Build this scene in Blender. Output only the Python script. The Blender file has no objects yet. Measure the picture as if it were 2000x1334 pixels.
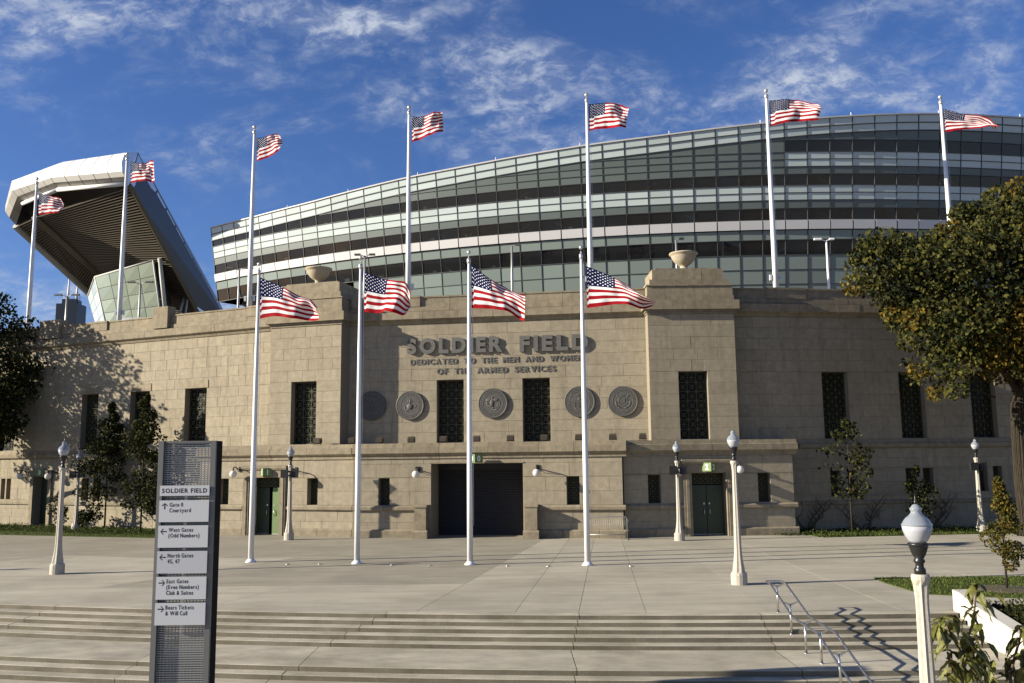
import bpy, bmesh, math, random
from mathutils import Vector, Matrix
from math import sin, cos, pi, radians, sqrt, atan2
S = bpy.context.scene
COL = S.collection
random.seed(7)

# ------------------------------------------------------------------ camera
cd = bpy.data.cameras.new('camera'); cam = bpy.data.objects.new('camera', cd); COL.objects.link(cam)
cd.sensor_width = 36; cd.lens = 36 * 1740.8 / 2000; cd.clip_end = 9000; cd.clip_start = .1
PITCH, ROLL = 0.133929, 0.0105679
_f = Vector((0, cos(PITCH), sin(PITCH))); _u = Vector((0, -sin(PITCH), cos(PITCH))); _x = Vector((1, 0, 0))
_x2 = cos(ROLL) * _x - sin(ROLL) * _u
_u2 = sin(ROLL) * _x + cos(ROLL) * _u
cam.matrix_world = Matrix(((_x2.x, _u2.x, -_f.x, 0), (_x2.y, _u2.y, -_f.y, 0), (_x2.z, _u2.z, -_f.z, 3.7), (0, 0, 0, 1)))
S.camera = cam

# ------------------------------------------------------------------ sky, sun, exposure
SUN_AZ, SUN_EL = radians(9.5), radians(20)          # travel direction of the light, elevation
W = bpy.data.worlds.new('World'); S.world = W; W.use_nodes = True
wt = W.node_tree; wt.nodes.clear()
def wn(t, **k):
    n = wt.nodes.new(t)
    for a, b in k.items(): setattr(n, a, b)
    return n
def wl(a, b): wt.links.new(a, b)
def wmath(op, a, b=None, c=None, clamp=False):
    n = wn('ShaderNodeMath', operation=op, use_clamp=clamp)
    for i, v in enumerate((a, b, c)):
        if v is None: continue
        if isinstance(v, (int, float)): n.inputs[i].default_value = v
        else: wl(v, n.inputs[i])
    return n.outputs[0]
sky = wn('ShaderNodeTexSky', sky_type='NISHITA', sun_disc=False, sun_elevation=SUN_EL,
         sun_rotation=radians(270 - math.degrees(SUN_AZ)), air_density=1.0, dust_density=.15, ozone_density=4.0)
tc = wn('ShaderNodeTexCoord'); sep = wn('ShaderNodeSeparateXYZ'); wl(tc.outputs['Generated'], sep.inputs[0])
zc = wmath('ADD', wmath('MAXIMUM', sep.outputs[2], 0.0), .42)
comb = wn('ShaderNodeCombineXYZ')
wl(wmath('DIVIDE', sep.outputs[0], zc), comb.inputs[0]); wl(wmath('DIVIDE', sep.outputs[1], zc), comb.inputs[1])
def wnoise(scale, detail, rough, dist, loc, scl, rot=0):
    mp = wn('ShaderNodeMapping'); mp.inputs[1].default_value = loc; mp.inputs[3].default_value = scl; mp.inputs[2].default_value = (0, 0, rot)
    wl(comb.outputs[0], mp.inputs[0])
    n = wn('ShaderNodeTexNoise'); n.inputs['Scale'].default_value = scale; n.inputs['Detail'].default_value = detail
    n.inputs['Roughness'].default_value = rough; n.inputs['Distortion'].default_value = dist
    wl(mp.outputs[0], n.inputs[0]); return n.outputs[0]
def wramp(v, a, b):
    n = wn('ShaderNodeMapRange', interpolation_type='SMOOTHSTEP'); wl(v, n.inputs[0]); n.inputs[1].default_value = a; n.inputs[2].default_value = b
    return n.outputs[0]
CLO = (14.0, 3.0, 0)
big = wramp(wnoise(2.3, 6, .60, .5, CLO, (.9, 1.15, 1), .6), .40, .60)
fine = wramp(wnoise(24, 15, .66, .35, (3.0, .6, 0), (1.0, 1.3, 1), .5), .40, .66)
soft = wramp(wnoise(6.5, 12, .66, .6, (8.0, 2.2, 0), (.85, 1.2, 1), .6), .38, .68)
cl = wmath('MULTIPLY', big, wmath('ADD', wmath('MULTIPLY', fine, wmath('ADD', wmath('MULTIPLY', soft, .80), .14)), wmath('MULTIPLY', soft, .22)), clamp=True)
low = wmath('MULTIPLY', wramp(wnoise(5.5, 9, .6, .3, (2.0, 9.0, 0), (.7, 1.3, 1)), .44, .64), wramp(sep.outputs[2], .20, .06))
cl = wmath('MAXIMUM', cl, wmath('MULTIPLY', low, .7))
bg1 = wn('ShaderNodeBackground'); bg1.inputs[1].default_value = 0.05
hs = wn('ShaderNodeHueSaturation'); hs.inputs['Saturation'].default_value = 1.12; hs.inputs['Value'].default_value = 1.0
tint = wn('ShaderNodeMixRGB', blend_type='MULTIPLY'); tint.inputs[0].default_value = 1; tint.inputs[2].default_value = (1.02, .94, 1.20, 1)
wl(sky.outputs[0], hs.inputs['Color']); wl(hs.outputs[0], tint.inputs[1]); wl(tint.outputs[0], bg1.inputs[0])
bg2 = wn('ShaderNodeBackground'); bg2.inputs[0].default_value = (.60, .67, .82, 1); bg2.inputs[1].default_value = .40
mx = wn('ShaderNodeMixShader'); wl(cl, mx.inputs[0]); wl(bg1.outputs[0], mx.inputs[1]); wl(bg2.outputs[0], mx.inputs[2])
wo = wn('ShaderNodeOutputWorld'); wl(mx.outputs[0], wo.inputs[0])

sl = bpy.data.lights.new('sun', 'SUN'); sl.energy = 5.0; sl.angle = radians(.5); sl.color = (1.0, .915, .765)
so = bpy.data.objects.new('sun', sl); COL.objects.link(so)
SD = Vector((cos(SUN_AZ) * cos(SUN_EL), sin(SUN_AZ) * cos(SUN_EL), -sin(SUN_EL)))
so.rotation_euler = SD.to_track_quat('-Z', 'Y').to_euler(); so.location = (-60, -20, 60)
vs = S.view_settings; vs.view_transform = 'Standard'; vs.look = 'None'; vs.gamma = 1; vs.use_curve_mapping = False
vs.exposure = 1.12
S.render.engine = 'CYCLES'
S.cycles.max_bounces = 5; S.cycles.diffuse_bounces = 1; S.cycles.transparent_max_bounces = 8

# ------------------------------------------------------------------ materials
def mat(name, col=(.5, .5, .5), rough=.7, metal=0, var=0, nscale=0, namt=0, noise_col=None, bump=0, bscale=60, spec=.5, trans=0, emit=None, streak=0, sstretch=(1, 1, 1), stain=0, staincol=(.1, .09, .07), spots=0):
    m = bpy.data.materials.new(name); m.use_nodes = True; t = m.node_tree; t.nodes.clear()
    N = t.nodes.new; L = t.links.new
    out = N('ShaderNodeOutputMaterial'); p = N('ShaderNodeBsdfPrincipled')
    p.inputs['Roughness'].default_value = rough; p.inputs['Metallic'].default_value = metal
    p.inputs['Specular IOR Level'].default_value = spec
    c = N('ShaderNodeRGB'); c.outputs[0].default_value = (*col, 1); cur = c.outputs[0]
    def mth(op, a, b):
        n = N('ShaderNodeMath'); n.operation = op
        for i, v in enumerate((a, b)):
            if isinstance(v, (int, float)): n.inputs[i].default_value = v
            else: L(v, n.inputs[i])
        return n.outputs[0]
    def mixc(fac, a, b, mode='MIX'):
        n = N('ShaderNodeMixRGB'); n.blend_type = mode
        if isinstance(fac, (int, float)): n.inputs[0].default_value = fac
        else: L(fac, n.inputs[0])
        for i, v in ((1, a), (2, b)):
            if isinstance(v, tuple): n.inputs[i].default_value = (*v, 1)
            else: L(v, n.inputs[i])
        return n.outputs[0]
    geo = N('ShaderNodeNewGeometry'); oi = N('ShaderNodeObjectInfo')
    def noise(scale, detail=6, stretch=(1, 1, 1), rough_=.6):
        mp = N('ShaderNodeMapping'); mp.inputs[3].default_value = stretch; L(geo.outputs['Position'], mp.inputs[0])
        n = N('ShaderNodeTexNoise'); n.inputs['Scale'].default_value = scale; n.inputs['Detail'].default_value = detail; n.inputs['Roughness'].default_value = rough_
        L(mp.outputs[0], n.inputs[0]); return n.outputs[0]
    def rng(v, a, b, lo, hi):
        n = N('ShaderNodeMapRange'); L(v, n.inputs[0])
        for i, q in enumerate((a, b, lo, hi)): n.inputs[i + 1].default_value = q
        return n.outputs[0]
    if noise_col: cur = mixc(rng(noise(nscale, 8), .4, .62, 0, 1), cur, noise_col)
    elif nscale: cur = mixc(1.0, cur, N2(N, L, rng(noise(nscale, 10, sstretch, .68), .28, .72, 1 - namt, 1 + namt)), 'MULTIPLY')
    if var:
        r = mth('FRACT', mth('ADD', oi.outputs['Random'], geo.outputs['Random Per Island']), 0)
        cur = mixc(1.0, cur, N2(N, L, rng(r, 0, 1, 1 - var, 1 + var)), 'MULTIPLY')
    if streak:
        s = rng(noise(1.0, 8, (2.6, 2.6, .22), .7), .50, .78, 0, streak); cur = mixc(s, cur, staincol)
    if stain:
        s = rng(noise(.55, 9, (1, 1, 1), .72), .52, .80, 0, stain); cur = mixc(s, cur, staincol)
    if spots:
        s = rng(noise(9, 2), .68, .74, 0, spots); cur = mixc(s, cur, staincol)
        s = rng(noise(.28, 5), .45, .62, 0, spots * .8); cur = mixc(s, cur, staincol)
    L(cur, p.inputs['Base Color'])
    if bump:
        b = N('ShaderNodeBump'); b.inputs['Strength'].default_value = bump; b.inputs['Distance'].default_value = .02
        L(noise(bscale, 5), b.inputs['Height']); L(b.outputs[0], p.inputs['Normal'])
    if trans:
        tr = N('ShaderNodeBsdfTranslucent'); L(cur, tr.inputs[0]); mxs = N('ShaderNodeMixShader'); mxs.inputs[0].default_value = trans
        L(p.outputs[0], mxs.inputs[1]); L(tr.outputs[0], mxs.inputs[2]); L(mxs.outputs[0], out.inputs[0])
    else: L(p.outputs[0], out.inputs[0])
    return m
def N2(N, L, v):
    n = N('ShaderNodeCombineXYZ')
    for i in range(3): L(v, n.inputs[i])
    return n.outputs[0]
def glass_mat(name, tint, fac, rough=.03, base=(.012, .014, .016)):
    m = bpy.data.materials.new(name); m.use_nodes = True; t = m.node_tree; t.nodes.clear(); N = t.nodes.new; L = t.links.new
    out = N('ShaderNodeOutputMaterial'); tr = N('ShaderNodeBsdfTransparent'); tr.inputs[0].default_value = (*tint, 1)
    gl = N('ShaderNodeBsdfPrincipled'); gl.inputs['Base Color'].default_value = (*base, 1); gl.inputs['Roughness'].default_value = rough; gl.inputs['IOR'].default_value = 1.8
    mxs = N('ShaderNodeMixShader'); mxs.inputs[0].default_value = fac; L(tr.outputs[0], mxs.inputs[1]); L(gl.outputs[0], mxs.inputs[2]); L(mxs.outputs[0], out.inputs[0])
    return m
M = {}
M['stone'] = mat('limestone', (.290, .249, .178), .9, var=.06, nscale=3.5, namt=.19, bump=.35, bscale=35, streak=.5, staincol=(.12, .10, .068), stain=.25, spec=.2)
M['trim'] = mat('trim_limestone', (.238, .20, .138), .9, var=.08, nscale=3.2, namt=.28, bump=.35, bscale=35, streak=.65, staincol=(.115, .095, .065), stain=.3, spec=.2)
M['mortar'] = mat('mortar', (.215, .183, .128), .95)
M['urn'] = mat('urn_stone', (.36, .305, .215), .85, nscale=5, namt=.2)
M['concrete'] = mat('paving_concrete', (.335, .305, .237), .85, spots=.35, var=.05, nscale=.9, namt=.22, sstretch=(.35, 1.6, 1), bump=.2, bscale=25, stain=.35, staincol=(.17, .15, .115), spec=.3)
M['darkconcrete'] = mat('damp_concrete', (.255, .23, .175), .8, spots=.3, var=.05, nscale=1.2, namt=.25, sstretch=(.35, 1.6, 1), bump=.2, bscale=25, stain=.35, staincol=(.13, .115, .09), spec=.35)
M['riser'] = mat('dark_riser_concrete', (.15, .134, .10), .92, var=.08, nscale=1.6, namt=.34, sstretch=(.8, 1, 1), bump=.25, bscale=20, stain=.7, staincol=(.10, .09, .06), spec=.15)  # riser faces get a darker concrete than the treads
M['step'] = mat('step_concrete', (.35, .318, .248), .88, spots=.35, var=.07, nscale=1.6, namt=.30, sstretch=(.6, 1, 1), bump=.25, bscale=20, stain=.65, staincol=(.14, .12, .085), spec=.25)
M['joint'] = mat('joint_filler', (.10, .09, .075), .95)
M['earth'] = mat('earth', (.10, .085, .06), .95, nscale=2, namt=.3)
M['asphalt'] = mat('asphalt', (.05, .05, .05), .95, nscale=4, namt=.2)
M['grass'] = mat('lawn_grass', (.05, .065, .016), .95, spec=.1, nscale=7, namt=.45)
M['blade'] = mat('grass_blade', (.075, .098, .022), .8, spec=.1, var=.5, trans=.25)
M['ivy'] = mat('ground_cover_leaf', (.055, .07, .02), .8, spec=.1, var=.55, trans=.2)
M['white'] = mat('white_paint', (.68, .68, .67), .35, nscale=3, namt=.04)
M['ball'] = mat('finial_metal', (.60, .58, .54), .3, metal=.6)
M['steel'] = mat('stainless_steel', (.62, .61, .58), .28, metal=1)
M['galv'] = mat('galvanised_steel', (.36, .355, .33), .5, metal=.7)
M['post'] = mat('cast_concrete_post', (.40, .365, .30), .8, nscale=14, namt=.16, bump=.3, bscale=90, streak=.35, staincol=(.3, .26, .2))
M['black'] = mat('black_iron', (.012, .012, .013), .35)
M['box'] = mat('black_box', (.012, .012, .011), .6)
M['bronze'] = mat('dark_bronze', (.085, .08, .07), .6, metal=.25, nscale=8, namt=.25)
M['letter'] = mat('letter_bronze', (.115, .11, .098), .65, metal=.2, nscale=6, namt=.2)
M['flood'] = mat('floodlight_housing', (.055, .043, .03), .5)
M['lens'] = mat('floodlight_lens', (.26, .23, .17), .25)
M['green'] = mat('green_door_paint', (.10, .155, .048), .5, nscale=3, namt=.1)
M['shadegreen'] = mat('green_door_paint_with_shade', (.030, .043, .02), .5)  # green door paint darkened, shade put into its colour
M['signgreen'] = mat('gate_sign_green', (.13, .19, .06), .6)
M['pane'] = mat('dark_pane', (.004, .004, .005), .35, spec=.12)
M['grille'] = mat('iron_grille', (.075, .075, .042), .6, spec=.2)
M['frame'] = mat('window_frame_metal', (.02, .02, .018), .5)
M['shutter'] = mat('roller_shutter', (.030, .030, .032), .5, spec=.25)
M['dark'] = mat('dark_interior', (.008, .008, .008), .9)
M['globe'] = mat('opal_globe', (.72, .70, .66), .25, trans=.25)
M['acorn'] = mat('frosted_lamp_glass', (.46, .47, .50), .10, trans=.25, nscale=9, namt=.06)
M['acorntop'] = glass_mat('clear_lamp_glass', (.85, .88, .92), .68, .05, (.30, .325, .36))
M['red'] = mat('flag_red', (.30, .006, .012), .8, trans=.2, spec=.1)
M['flagwhite'] = mat('flag_white', (.74, .73, .72), .8, trans=.2, spec=.1)
M['bark'] = mat('bark', (.036, .030, .022), .95, spec=.1, nscale=6, namt=.5, sstretch=(4, 4, .5), bump=.9, bscale=14)
M['twig'] = mat('twig', (.085, .06, .035), .9)
M['leafgold'] = mat('autumn_leaf', (.135, .092, .016), .85, spec=.08, var=.45, trans=.3)
M['leafgreen'] = mat('green_leaf', (.060, .058, .014), .85, spec=.08, var=.45, trans=.2)
M['leafdark'] = mat('dark_leaf', (.016, .021, .008), .85, spec=.08, var=.5, trans=.15)
M['leafbig'] = mat('yellow_green_leaf', (.105, .105, .020), .6, var=.65, nscale=30, namt=.3, trans=.3)
M['spandrel'] = mat('pale_glass_panel', (.46, .52, .495), .18, var=.09)
M['greypanel'] = mat('grey_louvre_panel', (.105, .126, .114), .4, var=.08)
M['greenpanel'] = mat('grey_green_glass_panel', (.19, .228, .205), .2, var=.10)
M['fascia'] = mat('white_metal_fascia', (.54, .525, .51), .35, var=.03)
M['vision'] = glass_mat('tinted_glass', (.42, .48, .50), .46)
M['mullion'] = mat('dark_mullion', (.06, .064, .066), .5)
M['intwall'] = mat('interior_wall', (.03, .042, .052), .9)
M['brace'] = mat('steel_brace', (.42, .42, .38), .6)
M['blind'] = mat('interior_fitting', (.015, .014, .013), .7)
M['crate'] = mat('stored_carton', (.35, .29, .18), .8)
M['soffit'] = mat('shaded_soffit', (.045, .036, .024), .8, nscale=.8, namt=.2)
M['rib'] = mat('soffit_rib', (.12, .10, .07), .6)
M['bluepanel'] = mat('blue_grey_cladding', (.82, .88, .95), .22, metal=.35, var=.08)
M['bowlwhite'] = mat('white_cladding', (.74, .73, .71), .35, var=.05, nscale=.4, namt=.05)
M['bowlgrey'] = mat('grey_and_shaded_cladding', (.30, .285, .255), .5, var=.06, nscale=.6, namt=.12, sstretch=(.3, .3, 3))
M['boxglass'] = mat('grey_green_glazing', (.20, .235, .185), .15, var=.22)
M['boxglasslit'] = mat('sunlit_glazing', (.36, .41, .41), .2, var=.15)  # same glazing on the left face, sunlight put into a paler colour
M['tower'] = mat('black_tower', (.012, .014, .018), .3)
M['antenna'] = mat('antenna_white', (.6, .6, .6), .6)
M['signgrey'] = mat('brushed_sign_post', (.15, .15, .147), .5, metal=.3)
M['signside'] = mat('dark_sign_side', (.012, .012, .012), .8, spec=.08)
M['signpanel'] = mat('pale_sign_panel', (.50, .51, .52), .5)
M['signpanel2'] = mat('pale_sign_panel_b', (.44, .45, .47), .5)
M['mesh'] = mat('sign_mesh', (.27, .275, .27), .45, metal=.4)
M['ink'] = mat('black_lettering', (.012, .012, .014), .7)
M['inkwhite'] = mat('white_lettering', (.75, .78, .7), .6)
M['cheek'] = mat('pale_cheek_concrete', (.44, .415, .355), .85, nscale=2, namt=.12, stain=.25, staincol=(.3, .27, .22))
M['mulch'] = mat('mulch', (.07, .05, .035), .95, nscale=20, namt=.4)
M['vent'] = mat('white_louvre', (.7, .7, .68), .5)

def flag_blue():
    m = bpy.data.materials.new('flag_blue_with_stars'); m.use_nodes = True; t = m.node_tree; t.nodes.clear(); N = t.nodes.new; L = t.links.new
    uv = N('ShaderNodeUVMap'); sp = N('ShaderNodeSeparateXYZ'); L(uv.outputs[0], sp.inputs[0])
    def mth(op, *a):
        n = N('ShaderNodeMath'); n.operation = op
        for i, v in enumerate(a):
            if isinstance(v, (int, float)): n.inputs[i].default_value = v
            else: L(v, n.inputs[i])
        return n.outputs[0]
    def dots(ox):
        a = mth('SUBTRACT', mth('FRACT', mth('ADD', mth('MULTIPLY', sp.outputs[0], 6), ox)), .5)
        b = mth('SUBTRACT', mth('FRACT', mth('ADD', mth('MULTIPLY', sp.outputs[1], 5), ox)), .5)
        d = mth('SQRT', mth('ADD', mth('POWER', a, 2), mth('POWER', b, 2)))
        return mth('LESS_THAN', d, .145)
    def inside(v, lo): return mth('MULTIPLY', mth('GREATER_THAN', v, lo), mth('LESS_THAN', v, 1 - lo))
    d2 = mth('MULTIPLY', dots(.5), mth('MULTIPLY', inside(sp.outputs[0], 1 / 12), inside(sp.outputs[1], 1 / 10)))
    s = mth('MAXIMUM', dots(0.0), d2)
    mc = N('ShaderNodeMixRGB'); L(s, mc.inputs[0]); mc.inputs[1].default_value = (.010, .013, .055, 1); mc.inputs[2].default_value = (.85, .85, .85, 1)
    d = N('ShaderNodeBsdfDiffuse'); tr = N('ShaderNodeBsdfTranslucent'); L(mc.outputs[0], d.inputs[0]); L(mc.outputs[0], tr.inputs[0])
    mxs = N('ShaderNodeMixShader'); mxs.inputs[0].default_value = .2; L(d.outputs[0], mxs.inputs[1]); L(tr.outputs[0], mxs.inputs[2])
    o = N('ShaderNodeOutputMaterial'); L(mxs.outputs[0], o.inputs[0]); return m
M['blue'] = flag_blue()

# ------------------------------------------------------------------ mesh builder
class MB:
    def __init__(s): s.v = []; s.f = []; s.mi = []; s.sm = []
    def quad(s, *p, m=0, smooth=False):
        i = len(s.v); s.v += [tuple(q) for q in p]; s.f.append(tuple(range(i, i + len(p)))); s.mi.append(m); s.sm.append(smooth)
    def box(s, x0, x1, y0, y1, z0, z1, m=0, M4=None):
        c = [(x0, y0, z0), (x1, y0, z0), (x1, y1, z0), (x0, y1, z0), (x0, y0, z1), (x1, y0, z1), (x1, y1, z1), (x0, y1, z1)]
        if M4: c = [tuple(M4 @ Vector(q)) for q in c]
        i = len(s.v); s.v += c
        for f in ((0, 3, 2, 1), (4, 5, 6, 7), (0, 1, 5, 4), (1, 2, 6, 5), (2, 3, 7, 6), (3, 0, 4, 7)):
            s.f.append(tuple(i + k for k in f)); s.mi.append(m); s.sm.append(False)
        return s
    def chamfer(s, x0, x1, y0, y1, z0, z1, c=.007, m=0):   # stone: front (low y) edges chamfered
        a = [(x0, y1, z0), (x1, y1, z0), (x1, y1, z1), (x0, y1, z1)]
        b = [(x0, y0 + c, z0), (x1, y0 + c, z0), (x1, y0 + c, z1), (x0, y0 + c, z1)]
        d = [(x0 + c, y0, z0 + c), (x1 - c, y0, z0 + c), (x1 - c, y0, z1 - c), (x0 + c, y0, z1 - c)]
        i = len(s.v); s.v += a + b + d
        fs = [(8, 9, 10, 11)]
        for k in range(4):
            n = (k + 1) % 4; fs += [(k, n, 4 + n, 4 + k), (4 + k, 4 + n, 8 + n, 8 + k)]
        for f in fs: s.f.append(tuple(i + q for q in f)); s.mi.append(m); s.sm.append(False)
        return s
    def prism(s, prof, x0, x1, m=0):   # closed (y,z) profile swept along x
        n = len(prof); i = len(s.v)
        s.v += [(x0, y, z) for y, z in prof] + [(x1, y, z) for y, z in prof]
        for k in range(n):
            q = (k + 1) % n; s.f.append((i + k, i + q, i + n + q, i + n + k)); s.mi.append(m); s.sm.append(False)
        s.f.append(tuple(i + k for k in reversed(range(n)))); s.f.append(tuple(i + n + k for k in range(n))); s.mi += [m, m]; s.sm += [False, False]
        return s
    def lathe(s, prof, n=16, c=(0, 0, 0), m=0, smooth=True, caps=True, ph=0):
        i = len(s.v)
        for r, z in prof:
            for k in range(n):
                a = 2 * pi * k / n + ph; s.v.append((c[0] + r * cos(a), c[1] + r * sin(a), c[2] + z))
        for j in range(len(prof) - 1):
            for k in range(n):
                q = (k + 1) % n; s.f.append((i + j * n + k, i + j * n + q, i + (j + 1) * n + q, i + (j + 1) * n + k)); s.mi.append(m); s.sm.append(smooth)
        if caps:
            s.f.append(tuple(i + k for k in reversed(range(n)))); s.f.append(tuple(i + (len(prof) - 1) * n + k for k in range(n))); s.mi += [m, m]; s.sm += [False, False]
        return s
    def tube(s, pts, rad, n=8, m=0, smooth=True, caps=True):
        pts = [Vector(p) for p in pts]; rs = rad if isinstance(rad, (list, tuple)) else [rad] * len(pts)
        i = len(s.v); up = None
        for j, p in enumerate(pts):
            d = (pts[min(j + 1, len(pts) - 1)] - pts[max(j - 1, 0)]).normalized()
            if up is None: up = Vector((0, 0, 1)) if abs(d.z) < .9 else Vector((1, 0, 0))
            a = d.cross(up).normalized(); b = a.cross(d).normalized(); up = b
            for k in range(n):
                t = 2 * pi * k / n; s.v.append(tuple(p + (a * cos(t) + b * sin(t)) * rs[j]))
        for j in range(len(pts) - 1):
            for k in range(n):
                q = (k + 1) % n; s.f.append((i + j * n + k, i + j * n + q, i + (j + 1) * n + q, i + (j + 1) * n + k)); s.mi.append(m); s.sm.append(smooth)
        if caps:
            s.f.append(tuple(i + k for k in reversed(range(n)))); s.f.append(tuple(i + (len(pts) - 1) * n + k for k in range(n))); s.mi += [m, m]; s.sm += [False, False]
        return s
    def slab(s, poly, z0, z1, m=0):    # polygon (ccw) extruded in z
        n = len(poly); i = len(s.v); s.v += [(x, y, z0) for x, y in poly] + [(x, y, z1) for x, y in poly]
        s.f.append(tuple(i + n + k for k in range(n))); s.mi.append(m); s.sm.append(False)
        for k in range(n):
            q = (k + 1) % n; s.f.append((i + k, i + q, i + n + q, i + n + k)); s.mi.append(m); s.sm.append(False)
        return s
    def mesh(s, name, mats):
        me = bpy.data.meshes.new(name); me.from_pydata(s.v, [], s.f)
        for mm in (mats if isinstance(mats, (list, tuple)) else [mats]): me.materials.append(M[mm])
        me.polygons.foreach_set('material_index', s.mi); me.polygons.foreach_set('use_smooth', s.sm); me.update(); return me
    def build(s, name, mats, parent=None, loc=(0, 0, 0), rz=0):
        return link(name, s.mesh(name, mats), parent, loc, rz)
def link(name, me, parent=None, loc=(0, 0, 0), rz=0):
    o = bpy.data.objects.new(name, me); COL.objects.link(o)
    if parent: o.parent = parent
    o.location = loc; o.rotation_euler = (0, 0, rz); return o
def tag(o, label=None, cat=None, group=None, kind=None):
    for k, v in (('label', label), ('category', cat), ('group', group), ('kind', kind)):
        if v: o[k] = v
    return o
def thing(name, label, cat, loc=(0, 0, 0), rz=0, group=None):
    o = bpy.data.objects.new(name, None); COL.objects.link(o); o.location = loc; o.rotation_euler = (0, 0, rz); o.empty_display_size = .3
    return tag(o, label, cat, group)
def dup(root, loc, rz=0, label=None, group=None, skip=()):
    def cp(o, par):
        c = o.copy(); COL.objects.link(c)
        if par: c.parent = par
        for ch in o.children:
            if ch.name.split('.')[0] not in skip: cp(ch, c)
        return c
    r = cp(root, None); r.location = loc; r.rotation_euler = (0, 0, rz)
    if label: r['label'] = label
    if group: r['group'] = group
    return r

# ------------------------------------------------------------------ building frames: origin, angle (local x along the wall, local y inward)
FR = dict(LW=((-13.6, 49.5), -24.5), LP=((-9.1, 47.1), -17.5), RC=((0, 46.7), -8.5), RP=((6.9, 44.9), .5), RW=((11.35, 45.9), 7.2),
          CB=((-1.36, 44.7), -8.5), LB=((-8.2, 46.1), -18), RB=((5.4, 44.2), 3))
def fw(f, s, y, z=0):
    (ox, oy), a = FR[f]; a = radians(a); return Vector((ox + s * cos(a) - y * sin(a), oy + s * sin(a) + y * cos(a), z))
def fk(f):
    (ox, oy), a = FR[f]; return dict(loc=(ox, oy, 0), rz=radians(a))

# ------------------------------------------------------------------ ground
R0, CX, CY = 86.0, 8.5, 108.0            # stair arcs
def arc(r, x):
    return CY - sqrt(r * r - (x - CX) ** 2)
RIS, TRD = .11, .335
radii = [R0 + TRD * i for i in range(5)] + [R0 + 4 * TRD + 1.95 + TRD * i for i in range(6)]
ZL = -RIS * 11
g = MB()
for k in range(1):
    g.quad((-4000, -300, ZL - .25), (4000, -300, ZL - .25), (4000, 6000, ZL - .25), (-4000, 6000, ZL - .25))
tag(g.build('ground', 'earth'), kind='structure')
lp = MB(); lp.slab([(-60, -12), (11.0, -12), (11.0, 18.2), (-60, 28)], ZL - .2, ZL)
tag(lp.build('lower_pavement', 'concrete'), kind='structure')
# plaza base: upper terrace body
pb = MB()
xs = [-60, -50] + [-40 + 2.5 * i for i in range(20)] + [10.62]
poly = [(x, arc(R0 - .34, x)) for x in xs] + [(11.4, 23.4), (40, 23.4), (60, 60), (-60, 75)]
pb.slab(poly, ZL - .2, -.014)
plaza = tag(pb.build('plaza', 'joint'), kind='structure')
def xl(a, b, y): return a + (b - a) * (y - 24) / 22.0
LN = [(-52, -40), (-38, -28), (-26, -15.5), (-14.8, -3.8), (-8.2, -.7), (-2.3, 1.9), (.16, 2.95), (1.72, 4.1), (3.35, 5.35), (6.2, 7.6), (9.5, 10.2), (14.5, 13.4), (20, 17.5), (27, 22), (36, 29)]
rows = [None, 28.1, 36.5, 52]
G = .006
for i in range(len(LN) - 1):
    a, b = LN[i], LN[i + 1]
    for j in range(3):
        def front(x): return arc(R0 - .34, min(x, 10.6)) + G if j == 0 else (rows[j] + max(0, -x - 14) * .36 + G)
        def back(x): return rows[j + 1] + max(0, -x - 14) * .36 - G
        pl = []
        nseg = 4
        def xat(t, yy): return (xl(*a, yy) + G) * (1 - t) + (xl(*b, yy) - G) * t
        ok = True
        for k in range(nseg + 1):
            y = 25; 
            for _ in range(5): x = xat(k / nseg, y); y = front(x)
            pl.append((x, y))
        for k in range(nseg, -1, -1):
            y = back(0)
            for _ in range(5): x = xat(k / nseg, y); y = back(x)
            pl.append((x, y))
        if pl[0][0] > 10.9 and j == 0: continue
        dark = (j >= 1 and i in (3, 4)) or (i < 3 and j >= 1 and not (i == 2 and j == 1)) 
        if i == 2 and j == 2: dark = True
        if i >= 9 and j == 2 or (i >= 10): pass
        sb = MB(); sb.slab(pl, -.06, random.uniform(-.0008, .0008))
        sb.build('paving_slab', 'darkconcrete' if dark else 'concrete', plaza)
# stairs
st = MB()
for i, r in enumerate(radii):
    z = -RIS * i
    r2 = radii[i + 1] if i + 1 < len(radii) else r
base = MB()
base.slab([(x, arc(radii[-1] - .05, x)) for x in xs] + [(x, arc(R0 - .1, x)) for x in reversed(xs)], ZL - .3, ZL - .02)
steps = tag(base.build('plaza_steps', 'joint'), kind='structure')
for i, r in enumerate(radii):
    z = -RIS * i; rb = R0 - .335 if i == 0 else radii[i - 1] - .02
    jx = [-48, -36, -25, -18.6, -12.3 - .25 * i, -7.8 - .1 * i, -3.2 - .28 * i, 1.56 - .06 * i, 5.9 - .02 * i, 10.62]
    for a, b in zip(jx[:-1], jx[1:]):
        a += .007; b -= .007; n = 6
        f = [(a + (b - a) * k / n, arc(r, a + (b - a) * k / n)) for k in range(n + 1)]
        bk = [(a + (b - a) * k / n, arc(rb, a + (b - a) * k / n)) for k in range(n, -1, -1)]
        dz = random.uniform(-.004, .004)
        m = MB(); c = .012
        # worn nosing: chamfered front edge
        fi = [(x, y + c) for x, y in f]
        i0 = len(m.v); nn = len(f)
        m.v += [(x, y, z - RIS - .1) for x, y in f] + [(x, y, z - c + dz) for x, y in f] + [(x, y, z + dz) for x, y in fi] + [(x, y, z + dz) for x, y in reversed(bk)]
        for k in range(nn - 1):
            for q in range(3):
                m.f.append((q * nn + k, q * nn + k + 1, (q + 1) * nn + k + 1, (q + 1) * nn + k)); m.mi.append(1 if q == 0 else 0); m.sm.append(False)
        m.build('step_block', ['step', 'riser'], steps)
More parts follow.
